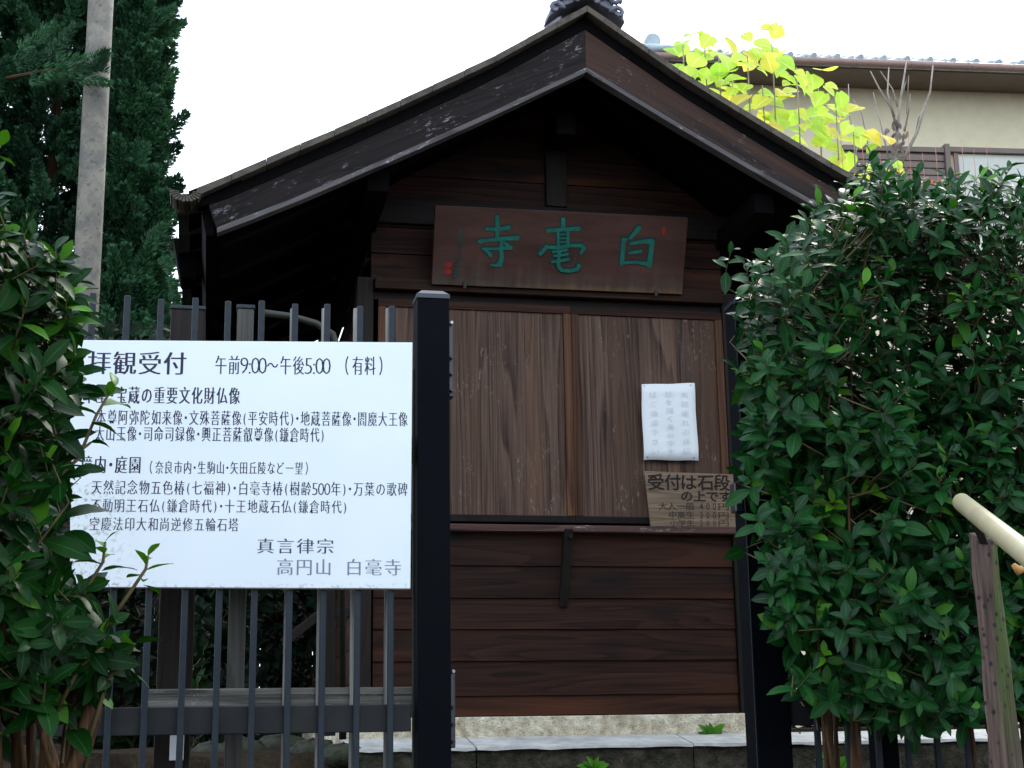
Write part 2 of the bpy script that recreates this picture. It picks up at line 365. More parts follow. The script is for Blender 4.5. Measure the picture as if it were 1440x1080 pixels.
# lower wall planks, pixel seams measured on the photograph
zs = [1.541]+[P(800, y, YW).z for y in (977.7, 929.3, 885, 841.7, 796.7, 752)]
zs[-1] = 2.312
for i in range(len(zs)-1):
    lean = .004
    m = MB(); a, b = zs[i]+.0006, zs[i+1]-.0006; x0, x1 = XL+.06, XR-.055
    m.hexa([(x0, YW-.012, a), (x1, YW-.012, a), (x1, YW+.02, a), (x0, YW+.02, a)], [(x0, YW-.004, b), (x1, YW-.004, b), (x1, YW+.02, b), (x0, YW+.02, b)])
    m.build('plank', M['wall_wood'], booth, .0012, origin=((x0+x1)/2, YW, (a+b)/2))
# side and back walls (planks)
for side, xa, xb in ((0, XL+.005, XL+.03), (1, XR-.03, XR-.005)):
    z = 1.541; k = 0
    while z < 3.42:
        h = .145; box('plank', M['wall_wood'], booth, xa, xb, YW+.075, YE-.3, z, z+h-.003, .001); z += h
box('back_wall', M['dark_wood'], booth, XL+.03, XR-.03, YE-.32, YE-.3, 1.541, 3.45, 0)
box('ceiling_board', M['soffit'], booth, XL+.03, XR-.03, YW+.03, YE-.32, 3.30, 3.315, 0)
# corner posts and sill
for xa in (XL-.02, XR-.05):
    box('corner_post', M['dark_wood_z'], booth, xa, xa+.072, YW-.022, YW+.07, 1.54, 3.40, .003)
for xa in (XL-.02, XR-.05):
    box('corner_post', M['dark_wood_z'], booth, xa, xa+.072, YE-.37, YE-.3, 1.54, 3.40, .003)
# lintel (with a drip groove under it), shelf and bracket
box('lintel', M['frame_x'], booth, XL+.055, XR-.052, YW-.055, YW+.02, 3.342, 3.392, .003)
box('head_rail', M['dark_wood'], booth, XL+.055, XR-.052, YW-.002, YW+.03, 3.306, 3.341, 0)
MB().box(XL-.03, XR+.0, YW-.052, YW+.0, P(740, 747, YW-.052).z, P(740, 737.5, YW-.052).z).build('counter_shelf', M['shelf'], booth, .003, origin=(XC, YW-.05, 2.325))
m = MB(); bx = P(797, 800, YW-.05).x
m.prism([(bx-.008, YW-.075, 2.31), (bx-.028, YW-.02, 1.985), (bx-.028, YW-.013, 1.985), (bx-.008, YW-.013, 2.31)], (.036, 0, 0))
m.tube([(bx+.012, YW-.09, 2.275), (bx+.012, YW-.072, 2.275)], .011, 8)
m.build('bracket', M['dark_wood_z'], booth, .004)
# shutters: frame members and upright boards
zt, zb = 3.305, 2.342
def shutter(x0, x1, nb, yo):
    fr = box('shutter', M['frame_x'], booth, x0, x1, YW-.026+yo, YW-.002+yo, zt-.034, zt, .002)
    box('bottom_rail', M['dark_wood'], fr, x0, x1, YW-.026+yo, YW-.002+yo, zb, zb+.030, .002)
    for a, b in ((x0, x0+.034), (x1-.034, x1)):
        box('stile', M['frame'], fr, a, b, YW-.027+yo, YW-.002+yo, zb+.0302, zt-.0342, .002)
    xa, xb = x0+.0345, x1-.0345; ws = [random.uniform(.85, 1.2) for _ in range(nb)]; tot = sum(ws); x = xa
    for wv in ws:
        b = x+wv/tot*(xb-xa); box('board', M['shutter'], fr, x+.0004, b-.0004, YW-.016+yo, YW-.006+yo, zb+.0305, zt-.0345, .0008); x = b
shutter(.675, 1.5275, 4, 0); shutter(1.5285, XR-.055, 4, .0006)
# upper gable wall planks
def wall_top(x): return 3.93-abs(x-1.445)*.56
z = 3.394
while z < 4.2:
    z1 = z+.122; hw = min(.80, (4.285-z)/.62); hw1 = min(.80, max(.03, (4.285-z1)/.62))
    m = MB(); m.hexa([(1.445-hw, YW-.006, z+.002), (1.445+hw, YW-.006, z+.002), (1.445+hw, YW+.02, z+.002), (1.445-hw, YW+.02, z+.002)],
                     [(1.445-hw1, YW-.001, z1-.001), (1.445+hw1, YW-.001, z1-.001), (1.445+hw1, YW+.02, z1-.001), (1.445-hw1, YW+.02, z1-.001)])
    m.build('plank', M['wall_wood'], booth, .001, origin=(1.445, YW, z)); z = z1
box('tie_beam', M['dark_wood'], booth, XL-.02, XR+.02, YW-.03, YW+.05, 3.650, 3.765, .004)
kx = P(783, 250, YW-.04).x; box('king_post', M['dark_wood_z'], booth, kx-.048, kx+.048, YW-.036, YW-.008, 3.767, 4.25, .003)
# purlins that carry the overhang
for px_, zz in ((XL+.015, 3.645), (XR-.015, 3.645)):
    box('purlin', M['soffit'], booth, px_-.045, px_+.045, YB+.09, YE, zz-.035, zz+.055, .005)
box('ridge_beam', M['dark_wood'], booth, XC-.045, XC+.045, YB+.36, YE, 4.03, 4.13, .005)
# profiles of the roof edge against distance from the ridge
def prof(tab, s):
    return float(np.interp(s, [a for a, _ in tab], [b for _, b in tab]))
VT = [(0, 4.437), (.4, 4.172), (.76, 3.965), (1.02, 3.820), (1.19, 3.731), (1.57, 3.525)]
BT = [(0, 4.380), (.4, 4.118), (.76, 3.912), (1.02, 3.768), (1.19, 3.680), (1.53, 3.498)]
BBm = [(0, 4.154), (.4, 3.927), (.77, 3.727), (.9, 3.660), (1.2, 3.503), (1.486, 3.367)]
# underside boards (soffit), eave closed boards, rafters
for sg, mt, bt in ((-1, 'barge_l', 'bead_l'), (1, 'barge_r', 'bead_r')):
    S = [i*1.486/14 for i in range(15)]
    lo = [(XC+sg*s, YB, prof(BBm, s)+.012) for s in S]; hi = [(XC+sg*(s+(.044*s/1.486)), YB, prof(BT, s+.03*s)-.0) for s in S]
    MB().strip(lo, hi, (0, .034, 0)).build('bargeboard', M[mt], booth, .002, origin=(XC+sg*.7, YB, 3.8))
    lo = [(XC+sg*s, YB-.010, prof(BBm, s)-.002) for s in S]; hi = [(XC+sg*(s+.002*s), YB-.010, prof(BBm, s)+.020) for s in S]
    MB().strip(lo, hi, (0, .050, 0)).build('edge_bead', M[bt], booth, .002, origin=(XC+sg*.7, YB, 3.8))
    # dark batten between bargeboard and tiles
    S2 = [i*1.56/14 for i in range(15)]
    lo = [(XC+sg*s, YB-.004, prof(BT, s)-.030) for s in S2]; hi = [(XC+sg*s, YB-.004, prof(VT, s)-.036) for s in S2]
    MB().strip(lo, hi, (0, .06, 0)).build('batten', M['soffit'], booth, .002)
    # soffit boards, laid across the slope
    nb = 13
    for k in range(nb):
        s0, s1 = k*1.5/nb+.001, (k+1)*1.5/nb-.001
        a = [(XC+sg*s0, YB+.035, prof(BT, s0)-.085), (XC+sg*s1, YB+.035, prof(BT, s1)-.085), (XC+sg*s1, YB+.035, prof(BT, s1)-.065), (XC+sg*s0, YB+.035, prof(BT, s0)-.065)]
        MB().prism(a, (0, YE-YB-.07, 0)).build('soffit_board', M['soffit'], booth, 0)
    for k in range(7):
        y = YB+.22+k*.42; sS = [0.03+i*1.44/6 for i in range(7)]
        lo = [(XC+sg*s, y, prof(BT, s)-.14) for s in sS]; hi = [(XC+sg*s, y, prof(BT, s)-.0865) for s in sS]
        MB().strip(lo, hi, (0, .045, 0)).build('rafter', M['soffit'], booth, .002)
    # tiled slope: rows of pantiles, joined because none is seen singly from below
    m = MB(); ny = 11
    for k in range(13):
        s0, s1 = k*.125-.01, (k+1)*.125+.02
        cols = ny*6
        vv = []
        for j in range(cols+1):
            y = YB+.10+(YE-YB-.15)*j/cols; u = (j/6.) % 1.0
            h = .022*math.cos(2*math.pi*u)+.028
            vv.append((XC+sg*s0, y, prof(VT, max(s0, 0))-.035+h*.7)); vv.append((XC+sg*s1, y, prof(VT, s1)-.035+h+.014)); vv.append((XC+sg*s1, y, prof(VT, s1)-.035+h-.006))
        ff = []
        for j in range(cols): a = 3*j; b = a+3; ff += [(a, a+1, b+1, b), (a+1, a+2, b+2, b+1)]
        m.add(vv, ff)
    m.build('roof_tiles', M['tile'], booth, kind='stuff')
    # verge tiles, one by one
    nv = 12
    for k in range(nv):
        s0, s1 = k*1.57/nv+.0006, (k+1)*1.57/nv-.0006
        sS = [s0, (s0+s1)/2, s1]; dz = random.uniform(-.0006, .0006)
        lo = [(XC+sg*s, YB-.05, prof(VT, s)-.029+dz) for s in sS]; hi = [(XC+sg*s, YB-.05, prof(VT, s)+dz+.0015*(s-s0)/(s1-s0)) for s in sS]
        MB().strip(lo, hi, (0, .16, 0)).build('verge_tile', M['verge'], booth, .002)
# left eave: corner tile with a fluted cup, eave tiles and fascia
for sg in (-1, 1):
    ex = XC+sg*1.60; ez = prof(VT, 1.57)
    for k in range(11):
        y0 = YB-.03+k*.262; m = MB(); n = 10
        R = .066
        for r_, q in ((R, 0), (R-.016, 1)):
            pass
        outer = [(ex, y0+R+R*math.cos(math.pi+math.pi*i/n), ez-.004+R*.75*math.sin(math.pi+math.pi*i/n)) for i in range(n+1)]
        inner = [(ex, y0+R+(R-.016)*math.cos(2*math.pi-math.pi*i/n), ez-.004+(R-.016)*.75*math.sin(2*math.pi-math.pi*i/n)) for i in range(n+1)]
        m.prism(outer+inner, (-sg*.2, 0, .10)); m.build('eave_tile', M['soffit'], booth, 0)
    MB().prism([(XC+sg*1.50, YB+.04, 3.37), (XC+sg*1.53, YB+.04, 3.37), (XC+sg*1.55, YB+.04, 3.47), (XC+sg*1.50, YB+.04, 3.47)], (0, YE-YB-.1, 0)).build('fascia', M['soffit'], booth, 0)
    # corner tile cup facing the front
    m = MB(); n = 12; cx = XC+sg*1.61; cz = ez-.012; R = .060
    for i in range(n):
        a0 = math.pi+math.pi*i/n+.03; a1 = math.pi+math.pi*(i+1)/n-.03
        r0_, r1_ = .026, R+(.003 if i % 2 else 0)
        pts = [(cx+r_*math.cos(a), YB-.055, cz+r_*math.sin(a)*.72) for r_, a in ((r0_, a0), (r1_, a0), (r1_, a1), (r0_, a1))]
        m.prism(pts, (0, .12, 0))
    out = [(cx+(R-.006)*math.cos(math.pi+math.pi*i/n), YB-.045, cz+(R-.006)*.72*math.sin(math.pi+math.pi*i/n)) for i in range(n+1)]
    inn = [(cx+.03*math.cos(2*math.pi-math.pi*i/n), YB-.045, cz+.03*.72*math.sin(2*math.pi-math.pi*i/n)) for i in range(n+1)]
    m.prism(out+inn, (0, .15, 0))
    m.build('corner_tile', M['verge'], booth, .002)
# rain hopper at the left eave
q = P(262, 345, 6.3); q2 = P(262, 396, 6.3)
m = MB(); m.hexa([(q.x-.02, 6.25, q2.z), (q.x+.05, 6.25, q2.z), (q.x+.05, 6.42, q2.z), (q.x-.02, 6.42, q2.z)], [(q.x-.055, 6.2, q.z), (q.x+.08, 6.2, q.z), (q.x+.08, 6.46, q.z), (q.x-.055, 6.46, q.z)])
m.build('rain_hopper', M['soffit'], booth, .006)
# ridge: stacked courses, round cap tiles and the ornament at the gable end
for k in range(3):
    box('ridge_course', M['tile'], booth, XC-.085+.012*k, XC+.085-.012*k, YB+.06, YE, 4.42+k*.05, 4.466+k*.05, .008)
for k in range(9):
    MB().tube([(XC, YB+.05+k*.31, 4.585), (XC, YB+.35+k*.31, 4.578)], [.062, .058], 12).build('ridge_cap', M['tile'], booth, 0, smooth=False)
m = MB()
pts = [(-.165, -.075), (-.155, -.03), (-.12, -.012), (-.115, .03), (-.10, .07), (-.115, .11), (-.09, .16), (-.10, .21), (-.06, .27), (0, .30)]
poly = pts+[(-a, b) for a, b in pts[-2::-1]]+[(.10, -.02), (0, .028), (-.10, -.02)]
m.prism([(XC+a, YB-.045, 4.447+b) for a, b in poly], (0, .11, 0))
M['ornament'] = stone('ornament', (.10, .105, .13), (.24, .24, .29), 16, bump=.4, rough=.6, speck=False)
orn = m.build('ridge_ornament', M['ornament'], booth, .006)
for sg in (-1, 1):
    for cx, cz, R in ((-.135, -.035, .032), (-.085, .055, .034), (-.04, .015, .022), (-.075, .14, .030)):
        sp = [(XC+sg*(cx+R*(1-.1*i)*math.cos(i*.7)), YB-.048, 4.447+cz+R*(1-.1*i)*math.sin(i*.7)) for i in range(9)]
        MB().tube(sp, [.013-.0009*i for i in range(9)], 7).build('scroll', M['ornament'], orn, 0, smooth=True)
MB().tube([(XC, YB-.085, 4.64), (XC, YB-.03, 4.64)], [.05, .055], 20).build('disc', M['ornament'], orn, .004)
wv = [(XC-.15+.3*i/24, YB-.056, 4.452+.055*(1-abs(i-12)/12.)+.010*math.sin(i*1.4)) for i in range(25)]
MB().tube(wv, .011, 7).build('scroll', M['ornament'], orn, 0, smooth=True)

# ------------------------------------------------------------------ glyph meshes from Blender's own font
_g = {}
def glyph(ch, off):
    k = (ch, off)
    if k not in _g:
        cu = bpy.data.curves.new('g', 'FONT'); cu.body = ch; cu.offset = off; cu.resolution_u = 2; cu.fill_mode = 'BOTH'
        ob = bpy.data.objects.new('g', cu); COL.objects.link(ob)
        me = bpy.data.meshes.new_from_object(ob.evaluated_get(bpy.context.evaluated_depsgraph_get()))
        _g[k] = ([tuple(v.co) for v in me.vertices], [tuple(p.vertices) for p in me.polygons])
        bpy.data.objects.remove(ob); bpy.data.curves.remove(cu); bpy.data.meshes.remove(me)
    return _g[k]
HALF = {'・': .5, '(': .5, ')': .5, '（': .75, '）': .75, ':': .3, ' ': .6, '　': 1.}
for d_ in '0123456789': HALF[d_] = .55
def write(m, text, A, B, H, N, mincho=.0, off=0., wid=.86, jit=0., half=HALF, vertical=False, lift=.0004):
    """lay a line of characters on the segment A-B; H is the height vector, N the outward normal"""
    A = Vector(A); B = Vector(B); H = Vector(H); N = Vector(N).normalized(); D = (B-A)
    ws = [1. if vertical else half.get(c, 1.) for c in text]; tot = sum(ws); x = 0
    ex = D.normalized(); ey = H.normalized(); Hh = H.length
    for c, wd in zip(text, ws):
        cell = D.length*wd/tot; cx = (x+wd/2)/tot*D.length; x += wd
        if c in ' 　': continue
        v, f = glyph(c, off-(.010 if mincho and c in '0123456789:' else 0))
        if not v: continue
        xs_ = [p[0] for p in v]; ys_ = [p[1] for p in v]
        full = 1.0; gw = cell/wd*wid if not vertical else Hh*wid
        if c in '0123456789:': sc = Hh/.74; gx = sc*.78; cy = .36
        elif ord(c) < 128: sc = Hh*.95; gx = gw*.9; cy = .32
        else: sc = Hh/.90; gx = gw/.92 ; cy = .38
        mx = (min(xs_)+max(xs_))/2; a = random.uniform(-jit, jit); ca, sa = math.cos(a), math.sin(a)
        my = cy
        ctr = A+ex*cx+ey*(Hh/2 if not vertical else 0)
        sh = [0] if not mincho else [-mincho, 0, mincho]
        for q, s_ in enumerate(sh):
            vs = []
            for p in v:
                lx = (p[0]-mx)*gx+s_*Hh; ly = (p[1]-my)*sc
                vs.append(ctr+ex*(lx*ca-ly*sa)+ey*(lx*sa+ly*ca)+N*(lift+q*.00012))
            m.add(vs, f)

def onplane(o, n):
    return lambda px, py: PP(px, py, Vector(o), Vector(n))
# ------------------------------------------------------------------ name plaque over the shutters
BL, BR_, TL, TR_ = P(607, 400, YW-.075), P(959.5, 414, YW-.075), P(612, 288.5, YW-.21), P(968, 306, YW-.21)
nrm = (BR_-BL).cross(TL-BL).normalized()
if nrm.y > 0: nrm = -nrm
TR_ = PP(968, 306, BL, nrm)
pl = thing('name_plaque', (BL+BR_)/2, 'brown wooden plaque with three large green carved characters leaning out above the shutters', 'plaque')
MB().hexa([BL, BR_, TR_, TL], [p-nrm*.022 for p in (BL, BR_, TR_, TL)]).build('board', M['plaque'], pl, .003)
pp = onplane(BL, nrm)
def stroke(m, pts, wd, lift, org, sc, grow=0.):
    """brush stroke: a chain of px points (zoomed crop coordinates) with width"""
    P3 = [pp(org[0]+x/sc, org[1]+y/sc)+nrm*lift for x, y in pts]
    wpx = (pp(720, 350)-pp(719, 350)).length/sc
    n = len(P3); rad = [(w_*wpx/2+grow) for w_ in (wd if hasattr(wd, '__len__') else [wd]*n)]
    for i in range(n-1):
        a, b = P3[i], P3[i+1]; d = (b-a).normalized(); s_ = nrm.cross(d); ring = []
        for k in range(7): th = math.pi/2+math.pi*k/6; ring.append(a+(d*math.cos(th)+s_*math.sin(th))*rad[i])
        for k in range(7): th = -math.pi/2+math.pi*k/6; ring.append(b+(d*math.cos(th)+s_*math.sin(th))*rad[i+1])
        q = nrm*(.00008*i)
        m.add([p+q for p in ring], [tuple(range(14))])
TERA = [([(875,200),(877,330),(873,440)],[42,50,40]), ([(755,335),(880,342),(1005,320)],[34,38,46]), ([(675,478),(800,462),(930,446),(1100,438)],[46,38,40,52]),
        ([(925,440),(918,560),(925,650),(905,735),(850,748),(800,738)],[44,44,46,52,30,16]), ([(710,560),(860,560),(1025,548)],[28,32,44]), ([(735,580),(775,600),(795,632)],[20,36,46]), ([(950,490),(1005,535)],[30,40])]
GO = [([(312,112),(312,190)],[34,34]), ([(185,208),(300,198),(440,190)],[34,28,38]), ([(268,215),(270,330)],[22,22]), ([(352,212),(350,330)],[22,24]), ([(280,240),(340,238)],[12,12]), ([(280,272),(340,270)],[12,12]), ([(280,304),(340,302)],[12,12]),
      ([(165,345),(270,350),(375,332),(470,332),(484,356),(460,395)],[28,30,28,30,34,26]), ([(170,340),(140,380),(115,402)],[30,32,30]), ([(225,385),(290,378),(338,368)],[20,22,26]), ([(235,418),(290,414),(345,404)],[18,20,22]), ([(218,470),(290,460),(355,448)],[22,24,26]),
      ([(278,378),(272,440),(268,500),(295,538),(360,545),(425,535),(445,505),(430,490)],[24,28,30,32,30,32,30,14])]
SHIRO = [([(948,188),(920,225),(875,270)],[46,38,22]), ([(822,285),(814,380),(806,485)],[38,34,40]), ([(880,318),(960,302),(1050,296)],[26,30,44]), ([(1062,300),(1050,400),(1036,500)],[46,40,48]), ([(868,395),(965,380)],[22,28]), ([(806,480),(920,472),(1030,490)],[26,24,34]), ([(815,290),(845,278)],[24,20])]
for nm, S_, org, sc in (('carved_character', TERA, (590, 280), 8.), ('carved_character', GO, (740, 290), 6.), ('carved_character', SHIRO, (740, 290), 6.)):
    m = MB()
    for i, (pts, wd) in enumerate(S_): stroke(m, pts, wd, .0016+i*.0004, org, sc, 0)
    ch = m.build(nm, M['verdigris'], pl)
    m = MB()
    for i, (pts, wd) in enumerate(S_): stroke(m, [(x-4, y-8) for x, y in pts], wd, .0004+i*.00012, org, sc, .0042)  # dark stroke edge, shifted up-left to paint the shade of the carving
    m.build('dark_edge', M['verdigris_dark'], ch)
m = MB()
for i, (y, x) in enumerate(((345,468),(372,462),(400,470),(440,458),(470,462),(505,455),(540,460),(600,448),(650,440),(700,430),(745,415),(790,408),(830,405),(870,398))):
    stroke(m, [(x-28, y), (x+24, y-8)], 14, .0012+i*.0002, (590, 280), 8.); stroke(m, [(x+random.uniform(-12, 12), y-18), (x+random.uniform(-8, 8), y+14)], 12, .0013+i*.0002, (590, 280), 8.)
m.build('signature', M['verdigris_dim'], pl)
for x, y, s_ in ((322, 742, 62), (318, 815, 62)):
    m = MB(); stroke(m, [(x-10, y), (x+10, y)], s_, .0012, (590, 280), 8.); m.build('red_seal', M['seal'], pl)
m = MB(); stroke(m, [(1160, 190), (1158, 235)], [26, 14], .0012, (740, 290), 6.); m.build('red_seal', M['seal'], pl)
for x, y in ((653, 398), (922, 409)):
    c = pp(x, y); MB().tube([c+nrm*.004-Vector((0, 0, .022)), c+nrm*.012, c-nrm*.03], .0075, 8).build('hook', M['boltdark'], pl)

# ------------------------------------------------------------------ paper notice and price board on the right shutter
yp = YW-.034
pc = [P(x, y, yp) for x, y in ((905, 647), (982, 648), (976, 539), (901, 541))]
nt_ = thing('paper_notice', (pc[0]+pc[1])/2, 'white sheet of paper with faded writing pinned to the right shutter', 'notice')
m = MB(); n = 8; vs = []; f = []
for j in range(n+1):
    for i in range(n+1):
        u, v_ = i/n, j/n; a = pc[0].lerp(pc[1], u); b = pc[3].lerp(pc[2], u); p = a.lerp(b, v_)
        wv_ = .004*math.sin(u*5+v_*3)*(4*u*(1-u))+.010*max(0, .25-u-(1-v_))*2+.0025*math.sin(v_*9)
        vs.append((p.x+.0015*math.sin(v_*8), p.y-.004-abs(wv_), p.z+.0012*math.sin(u*9)))
for j in range(n):
    for i in range(n): f.append((j*(n+1)+i, j*(n+1)+i+1, (j+1)*(n+1)+i+1, (j+1)*(n+1)+i))
m.add(vs, f); sheet = m.build('sheet', M['paper'], nt_, smooth=True)
sm = sheet.modifiers.new('thick', 'SOLIDIFY'); sm.thickness = .0006
for x, y in ((905.5, 543), (971, 542), (910, 643), (976, 644)):
    c = P(x, y, yp-.004); MB().tube([c-Vector((0, .006, 0)), c+Vector((0, .004, 0))], .0024, 8).build('pin', M['boltdark'], nt_)
for k, (xa, tx) in enumerate(((962, '大勢連れの拝観'), (940.5, '絵を描く為の学生'), (918.5, 'はご遠慮下さい'))):
    m = MB(); y0, y1 = 547, 640; n = len(tx)
    for i, ch in enumerate(tx):
        yy = y0+(y1-y0)*(i+.5)/n; xx = xa+(yy-545)*.045
        A = P(xx-6, yy+5, yp-.013); B = P(xx+6, yy+5, yp-.013)
        write(m, ch, A, B, (0, 0, .027), (0, -1, 0), off=-.012, jit=.05, wid=.9)
    m.build('faded_text', M['ghost'], nt_)

pb = [P(x, y, yp) for x, y in ((914, 739), (1041.5, 741.5), (1034, 668), (905, 663))]
zsh = P(740, 737.5, YW-.052).z
for p in (pb[0], pb[1]): p.z = zsh+.001
pr = thing('price_board', (pb[0]+pb[1])/2, 'small unpainted wooden board with hand-painted black prices standing on the shelf', 'sign')
MB().hexa(pb, [p+Vector((0, -.012, 0)) for p in pb]).build('board', M['price_board'], pr, .002)
def pline(tx, x0, x1, y0, y1, mat, off, jit=.06):
    m = MB(); A = P(x0, y1, yp-.0125); B = P(x1, y1+(x1-x0)*.008, yp-.0125); h = (P(x0, y0, yp-.0125)-A).length
    write(m, tx, A, B, (0, 0, h), (0, -1, 0), off=off, jit=jit, wid=.95)
    m.build('painted_line', M[mat], pr)
pline('受付は石段', 911, 1027, 667, 688.5, 'brush', .020); pline('の上です', 957, 1029, 690, 705, 'brush', .022)
for a_, b_, x0_, y0_, y1_, of_ in (('大人一般', '400円', 926, 706.5, 717, .01), ('中高生', '300円', 940, 719, 729, .008), ('小学生', '200円', 942, 731, 739.5, 0)):
    pline(a_, x0_, 977, y0_, y1_, 'brush_fade', of_); pline(b_, 982, 1026, y0_+.3, y1_+.3, 'brush_fade', of_)
for y in (707.5, 720):
    a, b = P(1008, y-.5, yp-.0128), P(1037, y+.8, yp-.0128); MB().bar(a, b, .0016, .0022).build('bare_scratch', M['orange'], pr)

# ------------------------------------------------------------------ kerb in front of the booth
kb = bpy.data.objects.new('kerb', None); COL.objects.link(kb); kb.location = (1.5, 5.8, 1.15); kb['kind'] = 'structure'
kx0 = P(493, 1053, 5.7).x; edges = [kx0, kx0+.48, kx0+1.35, kx0+2.1, kx0+3.2, kx0+4.4]
def roughblock(name, x0, x1, y0, y1, z0, z1, mat, parent, amp, nxs=14, zsh=0):
    m = MB(); vs = []; f = []; nz_ = 6
    for i in range(nxs+1):
        x = x0+(x1-x0)*i/nxs; prof_ = []
        ring = [(y0, z0), (y0, z0+(z1-z0)*.4), (y0+.004, z1-.012), (y0+.014, z1), (y1, z1+zsh), (y1, z0)]
        for k, (yy, zz) in enumerate(ring):
            a = amp if k < 4 else 0
            vs.append((x+(0 if 0 < i < nxs else 0), yy+random.uniform(-a, a), zz+(random.uniform(-a, a)*.35 if k in (2, 3) else 0)))
    R_ = 6
    for i in range(nxs):
        for k in range(R_): f.append((i*R_+k, i*R_+(k+1) % R_, (i+1)*R_+(k+1) % R_, (i+1)*R_+k))
    f += [tuple(range(R_)), tuple(range(nxs*R_, nxs*R_+R_))]
    m.add(vs, f); return m.build(name, mat, parent, 0, smooth=False)
for a, b in zip(edges[:-1], edges[1:]):
    s_ = roughblock('kerb_stone', a+.003, b-.003, 5.70, 5.93, 1.05, 1.408, M['kerb'], kb, .006)
    a2 = a+.003 if a > kx0 else a-.01
    m = MB(); nn = 12
    lo = [(a2+(b-.003-a2)*i/nn, 5.694+random.uniform(-.008, .008), 1.4115+random.uniform(-.004, .003)) for i in range(nn+1)]
    mi = [(x, y+.004, 1.4215+random.uniform(-.002, .002)) for x, y, z in lo]; hi = [(x, 5.93, 1.458) for x, y, z in lo]
    vs = lo+mi+hi; q = nn+1; m.add(vs, [(i, i+1, q+i+1, q+i) for i in range(nn)]+[(q+i, q+i+1, 2*q+i+1, 2*q+i) for i in range(nn)])
    m.add([lo[0], (lo[0][0], 5.93, 1.41), hi[0], mi[0]], [(0, 1, 2, 3)])
    m.build('mortar_cap', M['kerb_top'], kb, 0)
apron = box('terrace', M['concrete_agg'], None, kx0+.02, kx0+4.3, 5.93, YW-.053, 1.38, 1.452, 0); apron['kind'] = 'structure'
box('terrace', M['earth'], None, XR+.04, kx0+4.3, YW-.05, 7.6, 1.38, 1.47, 0)['kind'] = 'structure'

# ------------------------------------------------------------------ gate posts, fence, sign
def gate_post(x0, x1, ztop, label, sides):
    g = thing('gate_post', ((x0+x1)/2, 4.45, 1.12), label, 'gate post')
    box('shaft', M['black'], g, x0, x1, 4.40, 4.50, 1.10, ztop-.018, .003)
    m = MB(); e = .002; za = ztop-.018
    m.hexa([(x0-e, 4.398, za), (x1+e, 4.398, za), (x1+e, 4.502, za), (x0-e, 4.502, za)], [(x0-e, 4.398, ztop-.003), (x1+e, 4.398, ztop-.003), (x1+e, 4.502, ztop-.003), (x0-e, 4.502, ztop-.003)])
    m.hexa([(x0, 4.400, ztop-.003), (x1, 4.400, ztop-.003), (x1, 4.500, ztop-.003), (x0, 4.500, ztop-.003)], [(x0+.016, 4.418, ztop+.012), (x1-.016, 4.418, ztop+.012), (x1-.016, 4.482, ztop+.012), (x0+.016, 4.482, ztop+.012)])
    m.build('cap', M['blackcap'], g, .001)
    return g
g1 = gate_post(.612, .713, 2.833, 'black square steel gate post with two hinges beside the white sign', 1)
for ya, yb in ((457, 561), (943, 1052)):
    za, zb_ = P(636, yb, 4.45).z, P(636, ya, 4.45).z
    h = box('hinge', M['hinge'], g1, .7132, .730, 4.425, 4.47, za, zb_-.006, .004)
    for k, fr in enumerate((.985, .52, .30, .08)):
        z = za+(zb_-za)*fr; MB().tube([(.722, 4.405, z), (.722, 4.426, z+.001)], .005, 8).build('bolt', M['bolt'] if k == 0 else M['hinge'], h)
box('moss_strip', M['moss_edge'], g1, .607, .6115, 4.46, 4.48, 1.15, 2.60, 0)
g2 = gate_post(1.664, 1.778, 2.86, 'black square steel gate post half covered by the right hedge', -1)
lz = P(1045, 700, 4.44).z
lat = box('latch', M['hinge'], g2, 1.635, 1.6635, 4.41, 4.46, lz-.05, lz+.045, .004)
MB().tube([(1.648, 4.405, lz-.02), (1.648, 4.398, lz-.02)], .005, 8).build('bolt', M['bolt'], lat)
MB().tube([(1.659, 4.397, 1.15), (1.662, 4.396, 2.0), (1.661, 4.397, 2.80)], .0014, 6).build('edge_line', M['picket'], g2)  # thin dark grey line up the post's left front edge

def fence(name, x_list, xa, xb, label, ztop):
    f_ = thing(name, ((xa+xb)/2, 4.43, 1.12), label, 'fence')
    for x in x_list:
        xx = x+random.uniform(-.0015, .0015); zz = ztop+random.uniform(-.006, .006)
        box('picket', M['picket'], f_, xx-.0095, xx+.0095, 4.398, 4.414, 1.16, zz, .003)
    box('rail', M['rail'], f_, xa, xb, 4.416, 4.436, 1.488, 1.567, .003)
    box('rail', M['rail'], f_, xa, xb, 4.416, 4.436, 2.30, 2.375, .003)
    return f_
f1 = fence('picket_fence', [.532-.1003*k for k in range(15)], -.98, .596, 'dark grey steel picket fence behind the white sign', 2.78)
f2 = fence('picket_fence', [1.865+.1003*k for k in range(20)], 1.781, 3.85, 'dark grey steel picket fence behind the right hedge', 2.70)
for x in (2.115,): box('fence_post', M['black'], f2, x-.035, x+.035, 4.44, 4.51, 1.12, 2.6, .003)
